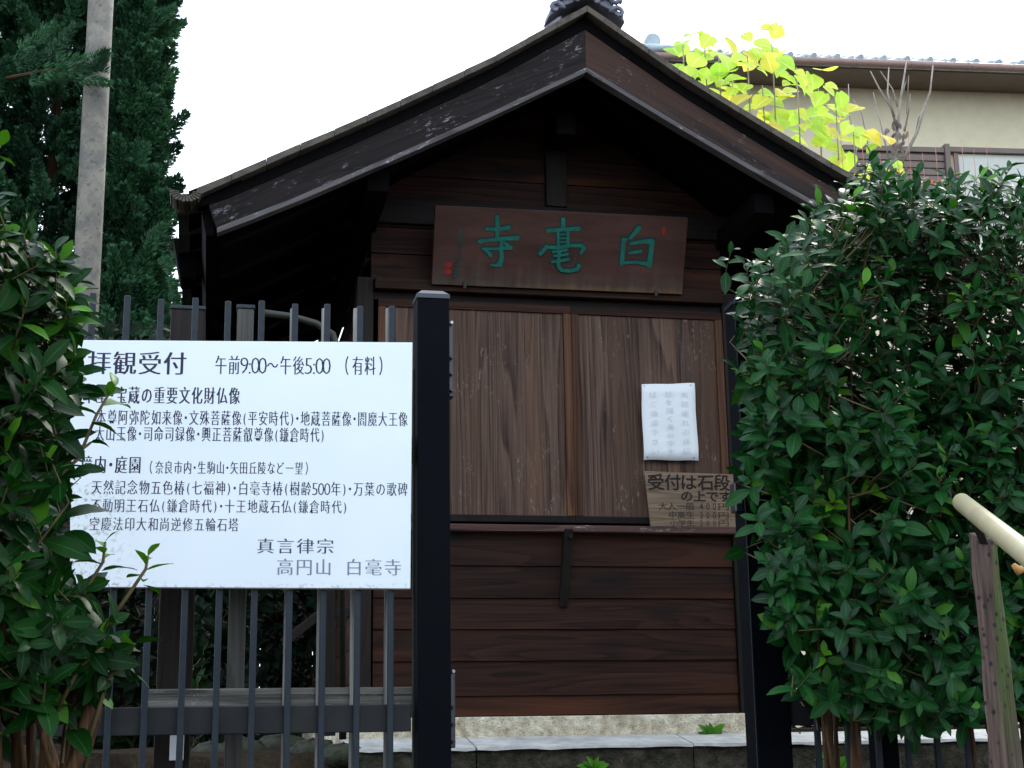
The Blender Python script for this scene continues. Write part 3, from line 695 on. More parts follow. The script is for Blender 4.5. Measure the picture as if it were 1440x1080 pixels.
# the older timber posts standing behind the fence
def oldpost(px0, px1, py, Y, ytop, label, mat, wd, capped):
    a, b = P(px0, py, Y).x, P(px1, py, Y).x; zt_ = P((px0+px1)/2+8, ytop, Y).z
    g = thing('timber_post', ((a+b)/2, Y+wd/2, 1.12), label, 'post')
    box('shaft', mat, g, a, b, Y, Y+wd, 1.10, zt_-.008, .005)
    box('cap', M['picket'], g, a-.003, b+.003, Y-.003, Y+wd+.003, zt_-.0078, zt_+.004, .002)
    return g
oldpost(320.5, 345, 900, 4.56, 430, 'weathered grey timber post standing close behind the picket fence', M['greypost'], .055, 1)
op = oldpost(222, 272, 900, 4.72, 431, 'broad dark brown timber post behind the left end of the fence', M['dark_wood_z'], .11, 0)
q = P(248, 1052, 4.71); 
m = MB(); m.box(q.x-.020, q.x+.022, 4.712, 4.716, q.z-.036, q.z+.045); tg = m.build('pale_plate', M['paper'], op, .001)
# timber gate leaf folded back behind the fence
gl = thing('gate_leaf', (.35, 4.55, 1.2), 'weathered timber gate leaf with pale battens folded open behind the fence', 'gate')
for px_ in (403.5, 450, 497, 545):
    c = P(px_, 900, 4.53); box('batten', M['oldwood'], gl, c.x-.010, c.x+.004, 4.53, 4.545, 1.24, P(px_, 433, 4.53).z, .003)
a, b = P(352, 985, 4.55), P(586, 985, 4.55)
box('rail', M['oldwood_x'], gl, a.x-.30, b.x, 4.547, 4.585, P(450, 1003, 4.55).z, P(450, 967, 4.55).z, .004)
box('rail', M['oldwood_x'], gl, a.x, b.x, 4.547, 4.585, 2.32, 2.40, .004)
for px_ in (404, 451, 498, 546):
    c = P(px_, 972, 4.53); MB().tube([c+Vector((.003, -.004, 0)), c+Vector((.003, .004, 0))], .004, 8).build('nail', M['boltdark'], gl)

# white notice board
ys_ = 4.385
sg_ = thing('notice_board', P(340, 827, ys_), 'large white notice board with black Japanese text fixed to the picket fence', 'sign')
c4 = [P(98.5, 825, ys_), P(577, 827.5, ys_), P(580, 481.5, ys_), P(99, 478, ys_)]
cc = (c4[0]+c4[2])/2
m = MB(); m.hexa(c4, [p+Vector((0, .004, 0)) for p in c4]); m.build('panel', M['sign_white'], sg_, .0008, origin=cc)
lip = MB(); lip.hexa([c4[0]+Vector((0, -.0015, -.0035)), c4[1]+Vector((0, -.0015, -.0035)), c4[1]+Vector((0, -.0015, -.0002)), c4[0]+Vector((0, -.0015, -.0002))],
                    [c4[0]+Vector((0, .006, -.0035)), c4[1]+Vector((0, .006, -.0035)), c4[1]+Vector((0, .006, -.0002)), c4[0]+Vector((0, .006, -.0002))])
lip.build('bottom_lip', M['oldwood_x'], sg_)
def sline(tx, x0, x1, y0, y1, mat='ink', mincho=.020, off=-.015, wid=.84):
    m = MB(); s_ = .006
    A = P(x0, y1, ys_); B = P(x1, y1+(x1-x0)*s_, ys_); h = (P(x0, y0, ys_)-A).length
    write(m, tx, A, B, (0, 0, h), (0, -1, 0), off=off, mincho=mincho, wid=wid)
    m.build('text_line', M[mat], sg_)
sline('拝観受付', 121, 263, 494, 526, mincho=.030, off=-.010, wid=.88)
sline('午前9:00〜午後5:00', 301, 464, 500, 526)
sline('（有料）', 481, 542, 501, 527)
sline('本堂・宝蔵の重要文化財仏像', 116, 338, 543, 567, mincho=.026, off=-.012)
sline('本尊阿弥陀如来像・文殊菩薩像(平安時代)・地蔵菩薩像・閻魔大王像', 134, 574, 576, 597, mat='ink')
sline('太山王像・司命司録像・興正菩薩叡尊像(鎌倉時代)', 132, 457, 599, 620)
sline('境内・庭園', 111, 199, 641, 665, mincho=.026, off=-.012)
sline('（奈良市内・生駒山・矢田丘陵など一望）', 207, 436, 648, 666)
sline('天然記念物五色椿(七福神)・白毫寺椿(樹齢500年)・万葉の歌碑', 127, 574, 675, 695)
sline('不動明王石仏(鎌倉時代)・十王地蔵石仏(鎌倉時代)', 126, 489, 701, 720)
sline('空慶法印大和尚逆修五輪石塔', 124, 336, 727, 746)
sline('真言律宗', 359, 471, 757, 778, mat='ink_dim', mincho=.026, off=-.012)
sline('高円山', 387, 468, 785.5, 808.5, mat='ink_fade', mincho=.026, off=-.012); sline('白毫寺', 484, 566, 786, 809, mat='ink_fade', mincho=.026, off=-.012)
for x, y in ((589, 575), (590, 520)): pass

# curved dark pipe in the gap behind the fence
MB().tube([P(372, 440, 5.2), P(410, 445, 5.2), P(445, 455, 5.2), P(468, 470, 5.2), P(478, 500, 5.2), P(480, 560, 5.2), P(482, 1040, 5.2)], .013, 10).build('drain_pipe', M['pipedark'], smooth=True, origin=P(480, 1040, 5.2))
tag(bpy.data.objects['drain_pipe'], 'thin dark curved pipe rising behind the fence beside the booth corner', 'pipe')
# leaning timber brace beside the booth
br = MB().bar(P(398, 905, 5.8), P(452, 862, 5.8), .03, .035).bar(P(462, 830, 5.8), P(463, 1035, 5.8), .045, .045).bar(P(452, 862, 5.8), P(500, 862, 5.8), .03, .035)
tag(br.build('timber_stand', M['dark_wood_z'], bevel=.003, origin=P(462, 1035, 5.8)), 'low brown timber frame with a diagonal brace left of the booth corner', 'frame')

# ------------------------------------------------------------------ hand rail on the right
pe = P(1352, 706, 3.3); pn = P(1470, 800, 2.35)
hr = thing('hand_rail', P(1395, 1080, 3.32), 'cream round hand rail on a mossy split wooden post at the right edge', 'hand rail')
d = (pn-pe).normalized(); far = pe-d*.012; near = pn+d*1.6
m = MB(); m.tube([far, pe-d*.004, pe+d*.006, near], [.014, .0205, .0225, .0225], 24); rp = m.build('rail_pipe', M['pipe'], hr, 0, smooth=True)
# split post: rough profile
post_top = P(1383, 752, 3.34); bx0, by0 = post_top.x, 3.34
m = MB(); n = 14; K = 22; rad = [random.uniform(.88, 1.12) for _ in range(n)]; vs = []
zb0, zt0 = .9, P(1390, 752, 3.34).z
for k in range(K+1):
    tt = k/K; z = zt0+(zb0-zt0)*tt; cx = bx0+.016+.014*tt
    for j in range(n):
        a = 2*math.pi*j/n; r_ = (.029+.012*tt)*rad[j]*(1+.10*math.sin(j*2.3+k*.5))+random.uniform(-.001, .001)
        vs.append((cx+r_*math.cos(a)*1.05, by0+.03+r_*math.sin(a)*.9, z+(0 if k else .012*math.cos(a-2))))
m.add(vs, [(k*n+j, k*n+(j+1) % n, (k+1)*n+(j+1) % n, (k+1)*n+j) for k in range(K) for j in range(n)]+[tuple(range(n))[::-1]])
m.build('split_post', M['mossy_post'], hr, 0, origin=(bx0+.02, by0+.03, zt0-.3))
c = P(1432, 800, 3.1); MB().tube([c+Vector((-.012, 0, .01)), c+Vector((.0, 0, -.004)), c+Vector((.02, 0, .002))], [.006, .012, .007], 8).build('clamp', M['orange'], hr, smooth=True)
q = P(1400, 760, 3.3)
MB().bar((bx0+.012, by0+.02, zt0-.02), pe+d*.16, .02, .012).build('support_bracket', M['boltdark'], hr, .002)

# ------------------------------------------------------------------ utility pole
pz = P(125, 400, 13)
up = MB().tube([(-1.150, 13, 1.2), (-1.157, 13, 6.0), (-1.165, 13, 11.5)], [.122, .117, .110], 28)
up.build('utility_pole', M['pole'], smooth=True, origin=(-1.15, 13, 1.41))
tag(bpy.data.objects['utility_pole'], 'tall pale concrete utility pole rising in front of the conifers', 'utility pole')

# ------------------------------------------------------------------ leaf tools
def leaf_arrays(kind, seed):
    r = random.Random(seed); fold = r.uniform(.15, .4); curl = r.uniform(.10, .38); n = 6 if kind == 'lance' else 6
    tv = []; uv = []
    for i in range(n+1):
        t_ = i/n
        if kind == 'lance': wd = .222*math.sin(math.pi*min(1, (t_*.97+.03))**1.12)**.80; wd = max(wd, .004 if i in (0, n) else 0)
        else: wd = [.18, .46, .58, .60, .52, .34, .03][i]
        z = -curl*t_*t_; y = t_
        tw = r.uniform(-.02, .02)
        back = -.10 if (kind != 'lance' and i == 0) else 0
        tv += [(-wd, y+back, z+wd*fold+tw), (0, y, z), (wd, y+back, z+wd*fold-tw)]
        uv += [(0, t_), (.5, t_), (1, t_)]
    f = []
    for i in range(n):
        a = 3*i; f += [(a, a+1, a+4, a+3), (a+1, a+2, a+5, a+4)]
    return np.array(tv), f, np.array(uv)
LV = {k: [leaf_arrays(k, s) for s in range(6)] for k in ('lance', 'heart')}
LM = {}
def leaf_mesh(kind, i, mat):
    k = (kind, i, mat)
    if k not in LM:
        v, f, uv = LV[kind][i]; me = bpy.data.meshes.new('leaf'); me.from_pydata([tuple(x) for x in v], [], f)
        ul = me.uv_layers.new(name='UVMap'); idx = [l.vertex_index for l in me.loops]; ul.data.foreach_set('uv', uv[idx].ravel())
        me.polygons.foreach_set('use_smooth', [True]*len(me.polygons)); me.materials.append(M[mat]); LM[k] = me
    return LM[k]
def merged_leaves(name, items, kind, mat, parent, young=None):
    """items: list of (matrix 3x4 np, variant, rnd, young)"""
    nv = len(LV[kind][0][0]); nf = len(LV[kind][0][1]); n = len(items)
    if not n: return None
    V = np.empty((n*nv, 3)); U = np.empty((n*nf*4, 2)); F = np.empty((n*nf, 4), int); Rn = np.empty(n*nv); Yn = np.empty(n*nv)
    for q, (mx, vi, rn, yg) in enumerate(items):
        v, f, uv = LV[kind][vi]; V[q*nv:(q+1)*nv] = v@mx[:, :3].T+mx[:, 3]; fa = np.array(f); F[q*nf:(q+1)*nf] = fa+q*nv
        U[q*nf*4:(q+1)*nf*4] = uv[fa.ravel()]; Rn[q*nv:(q+1)*nv] = rn; Yn[q*nv:(q+1)*nv] = yg
    base = np.array(parent_world(parent)); V -= base
    me = bpy.data.meshes.new(name); me.vertices.add(len(V)); me.vertices.foreach_set('co', V.ravel())
    me.loops.add(F.size); me.loops.foreach_set('vertex_index', F.ravel()); me.polygons.add(len(F)); me.polygons.foreach_set('loop_start', np.arange(0, F.size, 4))
    me.update(calc_edges=True)
    me.uv_layers.new(name='UVMap').data.foreach_set('uv', U.ravel())
    a = me.attributes.new('rnd', 'FLOAT', 'POINT'); a.data.foreach_set('value', Rn)
    a = me.attributes.new('young', 'FLOAT', 'POINT'); a.data.foreach_set('value', Yn)
    me.polygons.foreach_set('use_smooth', [True]*len(F)); me.materials.append(M[mat])
    o = bpy.data.objects.new(name, me); COL.objects.link(o); o.parent = parent; o['kind'] = 'stuff'; return o
def lmat(p, y, z, s):
    y = y.normalized(); x = y.cross(z)
    if x.length < 1e-4: x = y.orthogonal()
    x.normalize(); z = x.cross(y)
    return np.array([[x.x*s, y.x*s, z.x*s, p.x], [x.y*s, y.y*s, z.y*s, p.y], [x.z*s, y.z*s, z.z*s, p.z]])
def rosette(items, tip, d, L, n, young=0., kind='lance', tight=False):
    a0 = random.uniform(0, 6.28); d = d.normalized(); e1 = d.orthogonal().normalized(); e2 = d.cross(e1)
    for i in range(n):
        az = a0+i*2.4+random.uniform(-.3, .3); rad = e1*math.cos(az)+e2*math.sin(az)
        fr = i/max(1, n-1)                       # 0 = innermost and youngest
        el = math.radians((28 if tight else 34)+fr*(30 if tight else 55)+random.uniform(-18, 18))
        y = d*math.cos(el)+rad*math.sin(el); y.z -= .12*fr
        z = d*math.sin(el)-rad*math.cos(el)
        s = L*(.72+.38*fr)*random.uniform(.68, 1.2)
        p = tip-d*(fr*L*(.6 if tight else 1.1))
        yg = young if fr < .55 else young*.25
        items.append((lmat(p, y, z, s), random.randrange(6), random.random(), yg))
def inpoly(x, y, poly):
    c = False; j = len(poly)-1
    for i in range(len(poly)):
        if (poly[i][1] > y) != (poly[j][1] > y) and x < (poly[j][0]-poly[i][0])*(y-poly[i][1])/(poly[j][1]-poly[i][1])+poly[i][0]: c = not c
        j = i
    return c
def screen(p):
    v = Vector(p)-CAM; z = v.dot(FW)
    return (720+FPX*v.dot(RT)/z, 540-FPX*v.dot(UP)/z, z)
def split_leaves(items, kind, mat, parent, keep=300, margin=0):
    """the leaves that show largest become parts of their own, the rest one part"""
    sc = []
    for q, it in enumerate(items):
        x, y, z = screen(Vector(it[0][:, 3])); inside = -20 < x < 1460 and -20 < y < 1100
        sc.append((-(np.linalg.norm(it[0][:, 1])/z) if inside else 1, z, q))
    sc.sort(key=lambda a: (a[1] if a[0] < 0 else 99)); big = set(a[2] for a in sc[:keep] if a[0] < 0)
    base = parent_world(parent)
    for q in big:
        mx, vi, rn, yg = items[q]; o = bpy.data.objects.new('leaf', leaf_mesh(kind, vi, mat)); COL.objects.link(o); o.parent = parent
        o.matrix_local = Matrix([list(mx[0]), list(mx[1]), list(mx[2]), [0, 0, 0, 1]]); o.location = Vector(mx[:, 3])-base
        if yg > 0: o['young'] = float(yg)
    merged_leaves('foliage', [it for q, it in enumerate(items) if q not in big], kind, mat, parent)

def shrub(name, label, cat, base, tips, L, mat, nstem, dirf, group=None, keep=300, nl=(6, 9), young=0.05, spread=.12, back=.2, rstem=.011):
    """tips: list of Vector crown points; stems grow from base to inner crown points"""
    T = thing(name, base, label, cat, group); items = []; tw = MB()
    base = Vector(base); ctr = sum(tips, Vector())/len(tips)
    inner = []
    for k in range(nstem):
        tgt = random.choice(tips); tgt = tgt.lerp(ctr, .25); b = base+Vector((random.uniform(-spread, spread), random.uniform(-spread*.5, spread*.5), 0))
        mid = b.lerp(tgt, .45)+Vector((random.uniform(-.05, .05), random.uniform(-.04, .04), .1)); pts = []
        for i in range(9):
            u = i/8; pts.append(b*(1-u)**2+mid*2*u*(1-u)+tgt*u*u+Vector((random.uniform(-.006, .006), random.uniform(-.006, .006), 0)))
        MB().tube(pts, [rstem*(1-.75*i/8) for i in range(9)], 7).build('branch', M['bark'], T, smooth=True)
        inner += pts[3:]
    for tip in tips:
        d = dirf(tip)*.8+Vector((random.uniform(-.6, .6), random.uniform(-.35, .45), random.uniform(-.25, .6))); d.normalize()
        src = min(inner, key=lambda q: (q-tip).length+random.uniform(0, .1)) if inner else ctr
        l_ = min((src-tip).length, back*random.uniform(.8, 1.6)); bd = (src-tip); bd = bd.normalized() if bd.length > .01 else -d
        a = tip-d*l_*.5; b = a+bd*l_*.6
        tw.tube([b, a.lerp(b, .4), a, tip], [.0028, .0024, .002, .0012], 5, cap=False)
        yg = 1. if random.random() < young else 0.
        rosette(items, tip, d, L*random.uniform(.85, 1.15), random.randint(*nl), yg)
    tw.build('twigs', M['twig'], T, smooth=True, kind='stuff')
    split_leaves(items, 'lance', mat, T, keep)
    return T
def sample(poly, ya, yb, n, bias=1.4, keepout=None):
    out = []; xs_ = [p[0] for p in poly]; yy = [p[1] for p in poly]
    while len(out) < n:
        x, y = random.uniform(min(xs_), max(xs_)), random.uniform(min(yy), max(yy))
        if not inpoly(x, y, poly): continue
        Y = ya+(yb-ya)*random.random()**bias; out.append(P(x, y, Y))
    return out

# ------------------------------------------------------------------ right hedge: three shrubs side by side
HP = [(1062, 372), (1135, 308), (1165, 280), (1205, 255), (1235, 238), (1300, 254), (1380, 244), (1440, 250), (1640, 245), (1900, 300), (1900, 1000), (1500, 985), (1400, 990), (1330, 1000), (1200, 1000), (1150, 975), (1130, 900), (1098, 850), (1084, 760), (1066, 640), (1060, 500), (1058, 420)]
def outward(cx, cz, cy=4.3):
    return lambda p: Vector(((p.x-cx)*1.0, -.75-(.3 if p.y < cy else -.2), .45+(p.z-cz)*.7))
allt = sample(HP, 3.78, 4.38, 2900, .85)
# sprigs standing proud of the outline, as in the photograph
extra = [P(x, y, Y) for x, y, Y in ((1028, 352, 3.9), (1048, 372, 3.9), (1140, 300, 3.95), (1224, 222, 3.9), (1230, 234, 3.92), (1238, 240, 3.9), (1190, 258, 3.95), (1150, 288, 3.9), (1105, 330, 3.9), (1290, 246, 4.), (1420, 236, 4.), (1395, 248, 4.), (1350, 262, 4.), (1062, 440, 3.95), (1058, 500, 3.95), (1064, 585, 3.9), (1072, 650, 3.95),
          (1055, 670, 3.9), (1062, 722, 3.85), (1078, 790, 3.85), (1085, 835, 3.9), (1100, 870, 3.9), (1132, 955, 3.9), (1165, 985, 3.9), (1230, 1010, 3.9), (1290, 1020, 3.95), (1345, 1000, 3.9))]
allt += extra
bounds = (2.02, 2.62); lab = ('glossy green evergreen shrub overlapping the right gate post', 'glossy green evergreen shrub at the right edge behind the hand rail post', 'glossy green evergreen shrub at the far right end of the hedge beyond the post')
for k in range(3):
    lo_, hi_ = ((-9, bounds[0]), (bounds[0], bounds[1]), (bounds[1], 99))[k]
    tp = [p for p in allt if lo_ <= p.x < hi_]
    if k == 2 : tp = [p for p in tp if random.random() < .6]
    cx = sum(p.x for p in tp)/len(tp)
    shrub('evergreen_shrub', lab[k], 'shrub', (cx+(.05 if k == 0 else 0), 4.12, 1.15), tp, .075, 'leaf', (7, 7, 5)[k], outward(cx, 2.2), group='evergreen shrubs of the right hedge', rstem=.0095)

# ------------------------------------------------------------------ left foreground shrub
LP = [(-260, 160), (-80, 195), (-25, 240), (25, 305), (75, 340), (98, 385), (88, 430), (102, 480), (116, 515), (90, 560), (72, 640), (66, 700), (60, 745), (95, 795), (110, 860), (145, 895), (150, 940), (125, 970), (80, 975), (40, 970), (-60, 1040), (-260, 1060)]
lt = sample(LP, 2.75, 3.45, 900, 1.0)
lx = [P(x, y, Y) for x, y, Y in ((-25, 230, 2.8), (30, 320, 2.8), (85, 365, 2.85), (95, 410, 2.85), (85, 470, 2.9), (100, 510, 2.9), (60, 600, 2.85), (75, 640, 2.9), (75, 690, 2.85), (120, 830, 2.9), (160, 870, 2.95), (60, 835, 2.8), (165, 930, 2.95), (30, 930, 2.8), (100, 905, 2.8), (100, 880, 2.8))]
def ldir(p): return Vector((.35+(p.x+.3)*.8, -.7, .5+(p.z-2)*.4))
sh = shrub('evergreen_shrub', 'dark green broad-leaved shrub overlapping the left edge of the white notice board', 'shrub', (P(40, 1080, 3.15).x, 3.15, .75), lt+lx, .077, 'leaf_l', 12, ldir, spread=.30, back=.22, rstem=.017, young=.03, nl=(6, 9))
# bright new sprigs in front of the board
def sprig(T, pts, Y, L, n, young, mat, tight=True, d=None):
    P3 = [P(x, y, Y) for x, y in pts]; MB().tube(P3, [.0022+.0006*(len(P3)-i) for i in range(len(P3))], 6).build('sprig_stem', M['twig'], T, smooth=True)
    items = []; rosette(items, P3[-1], (P3[-1]-P3[-2]) if d is None else Vector(d), L, n, young, tight=tight)
    base = parent_world(T)
    for mx, vi, rn, yg in items:
        o = bpy.data.objects.new('leaf', leaf_mesh('lance', vi, mat)); COL.objects.link(o); o.parent = T
        o.matrix_local = Matrix([list(mx[0]), list(mx[1]), list(mx[2]), [0, 0, 0, 1]]); o.location = Vector(mx[:, 3])-base
        if yg: o['young'] = float(yg)
sprig(sh, [(10, 735), (60, 690), (110, 645), (135, 585), (158, 545)], 2.95, .075, 5, .55, 'leaf_l', False)
sprig(sh, [(10, 735), (70, 680), (105, 640), (128, 622)], 2.95, .07, 4, 0, 'leaf_l', False)
sprig(sh, [(90, 880), (120, 830), (145, 790), (148, 762)], 2.95, .062, 7, .8, 'leaf_l', False)
sprig(sh, [(150, 880), (185, 830), (205, 800), (208, 782)], 2.98, .052, 7, .8, 'leaf_l', False)
sprig(sh, [(120, 1060), (150, 960), (170, 930), (190, 905)], 2.95, .075, 6, 0, 'leaf_l', False)
sprig(sh, [(80, 1000), (110, 940), (150, 905), (142, 893)], 2.9, .05, 6, .9, 'leaf_l', True)
sprig(sh, [(-30, 300), (-10, 220), (0, 205)], 2.7, .08, 5, .6, 'leaf_l', False)
# thick forked stems at the bottom
for pts, r_ in (([(98, 1085), (112, 1040), (130, 985), (150, 925), (170, 890)], .016), ([(92, 1085), (96, 1030), (108, 960), (112, 900)], .013), ([(60, 1085), (64, 1000), (66, 920)], .008), ([(118, 1085), (138, 1010), (146, 960), (176, 915)], .005)):
    P3 = [P(x, y, 3.0) for x, y in pts]; P3 = [Vector((P3[0].x-.01, 3.08, .75))]+P3
    MB().tube(P3, [r_*1.3]+[r_*(1-.12*i) for i in range(len(pts))], 9).build('branch', M['bark'], sh, smooth=True)

# ------------------------------------------------------------------ shrubs behind, dark garden masses
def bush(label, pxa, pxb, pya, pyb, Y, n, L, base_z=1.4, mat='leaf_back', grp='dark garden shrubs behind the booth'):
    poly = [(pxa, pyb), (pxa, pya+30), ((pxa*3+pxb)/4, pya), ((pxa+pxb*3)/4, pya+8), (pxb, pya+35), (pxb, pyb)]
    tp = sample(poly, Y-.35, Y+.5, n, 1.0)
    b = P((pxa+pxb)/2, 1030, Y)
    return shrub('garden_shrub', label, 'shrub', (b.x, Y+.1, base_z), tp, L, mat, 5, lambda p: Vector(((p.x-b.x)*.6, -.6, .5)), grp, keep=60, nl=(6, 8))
bush('dark shrub seen through the pickets right of the broad timber post', 265, 345, 470, 1050, 7.6, 260, .12)
bush('dark shrub behind the low timber frame left of the booth', 330, 520, 500, 1045, 9.6, 420, .14)
bush('dark shrub behind the fence under the conifers', 60, 280, 450, 1045, 9.2, 420, .14)
bush('dark shrub behind the hedge to the right of the booth', 1085, 1260, 520, 1030, 7.4, 230, .12)
bush('dark shrub farthest right behind the hedge', 1240, 1560, 560, 1030, 8.2, 300, .13)

# dark boards added behind the shrubs to block the bright horizon
gw = thing('dark_backdrop', (-1.5, 11.6, 1.41), 'added dark board backdrop far behind the fence that blocks the bright horizon', 'wall')
for k in range(34):
    x = -5.2+k*.2; box('board', M['dark_wood_z'], gw, x, x+.196, 11.6, 11.62+.004*(k % 2), 1.38, 3.5, .002)
# small weeds
def weed(label, px_, py, Y, L, n, z0=None):
    c = P(px_, py, Y); T = thing('weed', (c.x, c.y, c.z), label, 'weed'); items = []
    for i in range(n):
        a = -1.2+2.4*i/(n-1)+random.uniform(-.15, .15); y = Vector((math.sin(a), -.35+random.uniform(-.2, .2), .35+.5*abs(math.cos(a))))
        items.append((lmat(c, y, Vector((0, -.7, .7)), L*random.uniform(.7, 1.1)), random.randrange(6), random.random(), .75))
    for mx, vi, rn, yg in items:
        o = bpy.data.objects.new('leaf', leaf_mesh('lance', vi, 'leaf_l')); COL.objects.link(o); o.parent = T
        o.matrix_local = Matrix([list(mx[0]), list(mx[1]), list(mx[2]), [0, 0, 0, 1]]); o.location = Vector(mx[:, 3])-c; o['young'] = .8
    return T
weed('small bright green weed growing from the kerb at the foot of the booth', 1000, 1038, 5.92, .075, 9)
weed('tiny green weed tip just below the kerb in the middle', 835, 1083, 5.62, .07, 6)
weed('small green weed below the kerb behind the right fence pickets', 1170, 1086, 5.55, .09, 7)
weed('small flat green weed on the kerb right of the gate post', 1124, 1040, 5.9, .035, 5)
for k, (x, y, Y, r_) in enumerate(((340, 1062, 6.6, .10), (400, 1050, 6.9, .12), (300, 1075, 6.3, .08), (440, 1068, 6.2, .09), (482, 1066, 5.75, .07))):
    c = P(x, y, Y); m = MB(); n = 9; vs = []
    for i in range(6):
        for j in range(n):
            ph = math.pi*i/5; th = 2*math.pi*j/n; q = r_*random.uniform(.85, 1.12); vs.append((c.x+q*1.3*math.sin(ph)*math.cos(th), c.y+q*math.sin(ph)*math.sin(th), 1.40+q*.7*math.cos(ph)))
    m.add(vs, [(i*n+j, i*n+(j+1) % n, (i+1)*n+(j+1) % n, (i+1)*n+j) for i in range(5) for j in range(n)])
    tag(m.build('rock', M['rock'], smooth=True, origin=(c.x, c.y, 1.4)), ['mossy rock on the earth behind the grey timber post', 'larger mossy rock below the low timber frame', 'small rock left of the grey timber post', 'small rock between the fence and the low timber frame', 'rounded stone at the left end of the kerb'][k], 'rock')

# ------------------------------------------------------------------ conifers
def conifer(label, px_axis, Y, h, edge, nt_, depth):
    """edge(z) gives the half width; the crown is built of upswept plumes of small scale-like blades"""
    b = P(px_axis, 1020, Y); T = thing('conifer', (b.x, Y, 1.41), label, 'tree', 'conifers behind the utility pole')
    MB().tube([(b.x, Y, 1.3), (b.x+.03, Y, 4), (b.x, Y, h)], [.13, .10, .03], 9).build('trunk', M['bark'], T, smooth=True)
    V = []; Rn = []
    for k in range(nt_):
        z = 1.5+(h-1.5)*random.random(); a = random.uniform(0, 2*math.pi); R_ = edge(z, math.cos(a))*random.uniform(.35, 1.0)
        c = np.array([b.x+R_*math.cos(a), Y+R_*math.sin(a)*depth, z]); out = np.array([math.cos(a), math.sin(a), 0])
        ax = out*random.uniform(.25, .9)+np.array([rng.uniform(-.3, .3), rng.uniform(-.3, .3), 1.0]); ax /= np.linalg.norm(ax)
        L = random.uniform(.16, .42); nb = int(330*L/.3); u = rng.random(nb)
        rad = .12*(1-u*.8)*rng.uniform(.2, 1, nb); rd = rng.normal(size=(nb, 3)); rd -= np.outer(rd@ax, ax); rd /= np.linalg.norm(rd, axis=1)[:, None]
        p = c+np.outer(u*L, ax)+rd*rad[:, None]; dr = ax*.75+rd*.7+rng.normal(scale=.2, size=(nb, 3)); dr /= np.linalg.norm(dr, axis=1)[:, None]
        sd = np.cross(dr, rng.normal(size=(nb, 3))); sd /= np.linalg.norm(sd, axis=1)[:, None]
        ln = rng.uniform(.035, .065, nb)[:, None]
        V.append(np.stack([p-sd*.009, p+sd*.009, p+dr*ln+sd*.003, p+dr*ln*.6-sd*.012], 1)); Rn.append(np.repeat(np.clip(random.random()**1.5*.75+u*.2, 0, .92), 4))
    V = np.concatenate(V).reshape(-1, 3)-np.array(T.location); Rn = np.concatenate(Rn); nq = len(V)//4
    me = bpy.data.meshes.new('foliage'); me.vertices.add(len(V)); me.vertices.foreach_set('co', V.ravel()); me.loops.add(nq*4)
    me.loops.foreach_set('vertex_index', np.array([[0, 1, 2, 3]])+np.arange(nq)[:, None]*4 if False else (np.arange(nq)[:, None]*4+np.array([[0, 1, 2, 3]])).ravel()); me.polygons.add(nq); me.polygons.foreach_set('loop_start', np.arange(0, nq*4, 4)); me.update(calc_edges=True)
    at = me.attributes.new('rnd', 'FLOAT', 'POINT'); at.data.foreach_set('value', Rn); me.materials.append(M['conifer'])
    o = bpy.data.objects.new('foliage', me); COL.objects.link(o); o.parent = T; o['kind'] = 'stuff'
    return T
def edgeB(z, c):
    y_px = np.interp(z, [3, 4.4, 5.2, 6.2, 6.9, 7.6, 8.5, 10, 12], [.62, .66, .60, .52, .47, .50, .50, .42, .1]); return float(y_px)*.66*(1+.10*math.sin(z*5.1)+.06*math.sin(z*11))
conifer('tall dark conifer directly right of the utility pole', 146, 14.6, 9.6, edgeB, 1150, .9)
conifer('tall dark conifer left of the utility pole at the left edge', 25, 15.2, 10, lambda z, c: 1.0-.03*z+.08*math.sin(z*4), 1600, .8)
conifer('tall dark conifer beyond the left edge of the picture', -190, 14.2, 9.5, lambda z, c: .95-.04*z, 700, .8)
# the plume that crosses in front of the pole
def plume(T, px_, py, Y, L, axd, nb=420):
    c = np.array(P(px_, py, Y)); ax = np.array(axd, float); ax /= np.linalg.norm(ax); u = rng.random(nb)
    rad = .085*(1-u*.8)*rng.uniform(.3, 1, nb); rd = rng.normal(size=(nb, 3)); rd -= np.outer(rd@ax, ax); rd /= np.linalg.norm(rd, axis=1)[:, None]
    p = c+np.outer(u*L, ax)+rd*rad[:, None]; dr = ax*.8+rd*.7; sd = np.cross(dr, rng.normal(size=(nb, 3))); sd /= np.linalg.norm(sd, axis=1)[:, None]; ln = rng.uniform(.03, .06, nb)[:, None]
    V = np.stack([p-sd*.006, p+sd*.006, p+dr*ln], 1).reshape(-1, 3)-np.array(parent_world(T))
    me = bpy.data.meshes.new('spray'); me.from_pydata([tuple(v) for v in V], [], [(3*i, 3*i+1, 3*i+2) for i in range(nb)]); me.materials.append(M['conifer'])
    o = bpy.data.objects.new('spray', me); COL.objects.link(o); o.parent = T; o['kind'] = 'stuff'
TA = [o for o in bpy.data.objects if o.name.startswith('conifer')]; TA.sort(key=lambda o: -o.location.x); TB, TAA = TA[0], TA[1]
for a in ((95, 98, 12.75, .30, (1, 0, .15)), (118, 90, 12.75, .25, (1, 0, .6)), (138, 100, 12.75, .22, (.25, 0, 1)), (108, 108, 12.75, .3, (1, 0, -.15)), (80, 90, 13., .4, (1, 0, .3)), (60, 100, 13., .4, (1, 0, .1)),
          (70, 80, 13., .4, (.5, 0, .8)), (40, 110, 13.2, .4, (1, 0, .1)), (20, 90, 13.2, .4, (1, 0, .4)), (30, 70, 13.2, .4, (.8, 0, .8))): plume(TAA, *a)
MB().tube([P(10, 110, 14), P(60, 100, 13.2), P(140, 92, 12.75)], [.02, .014, .006], 6).build('limb', M['bark'], TAA)
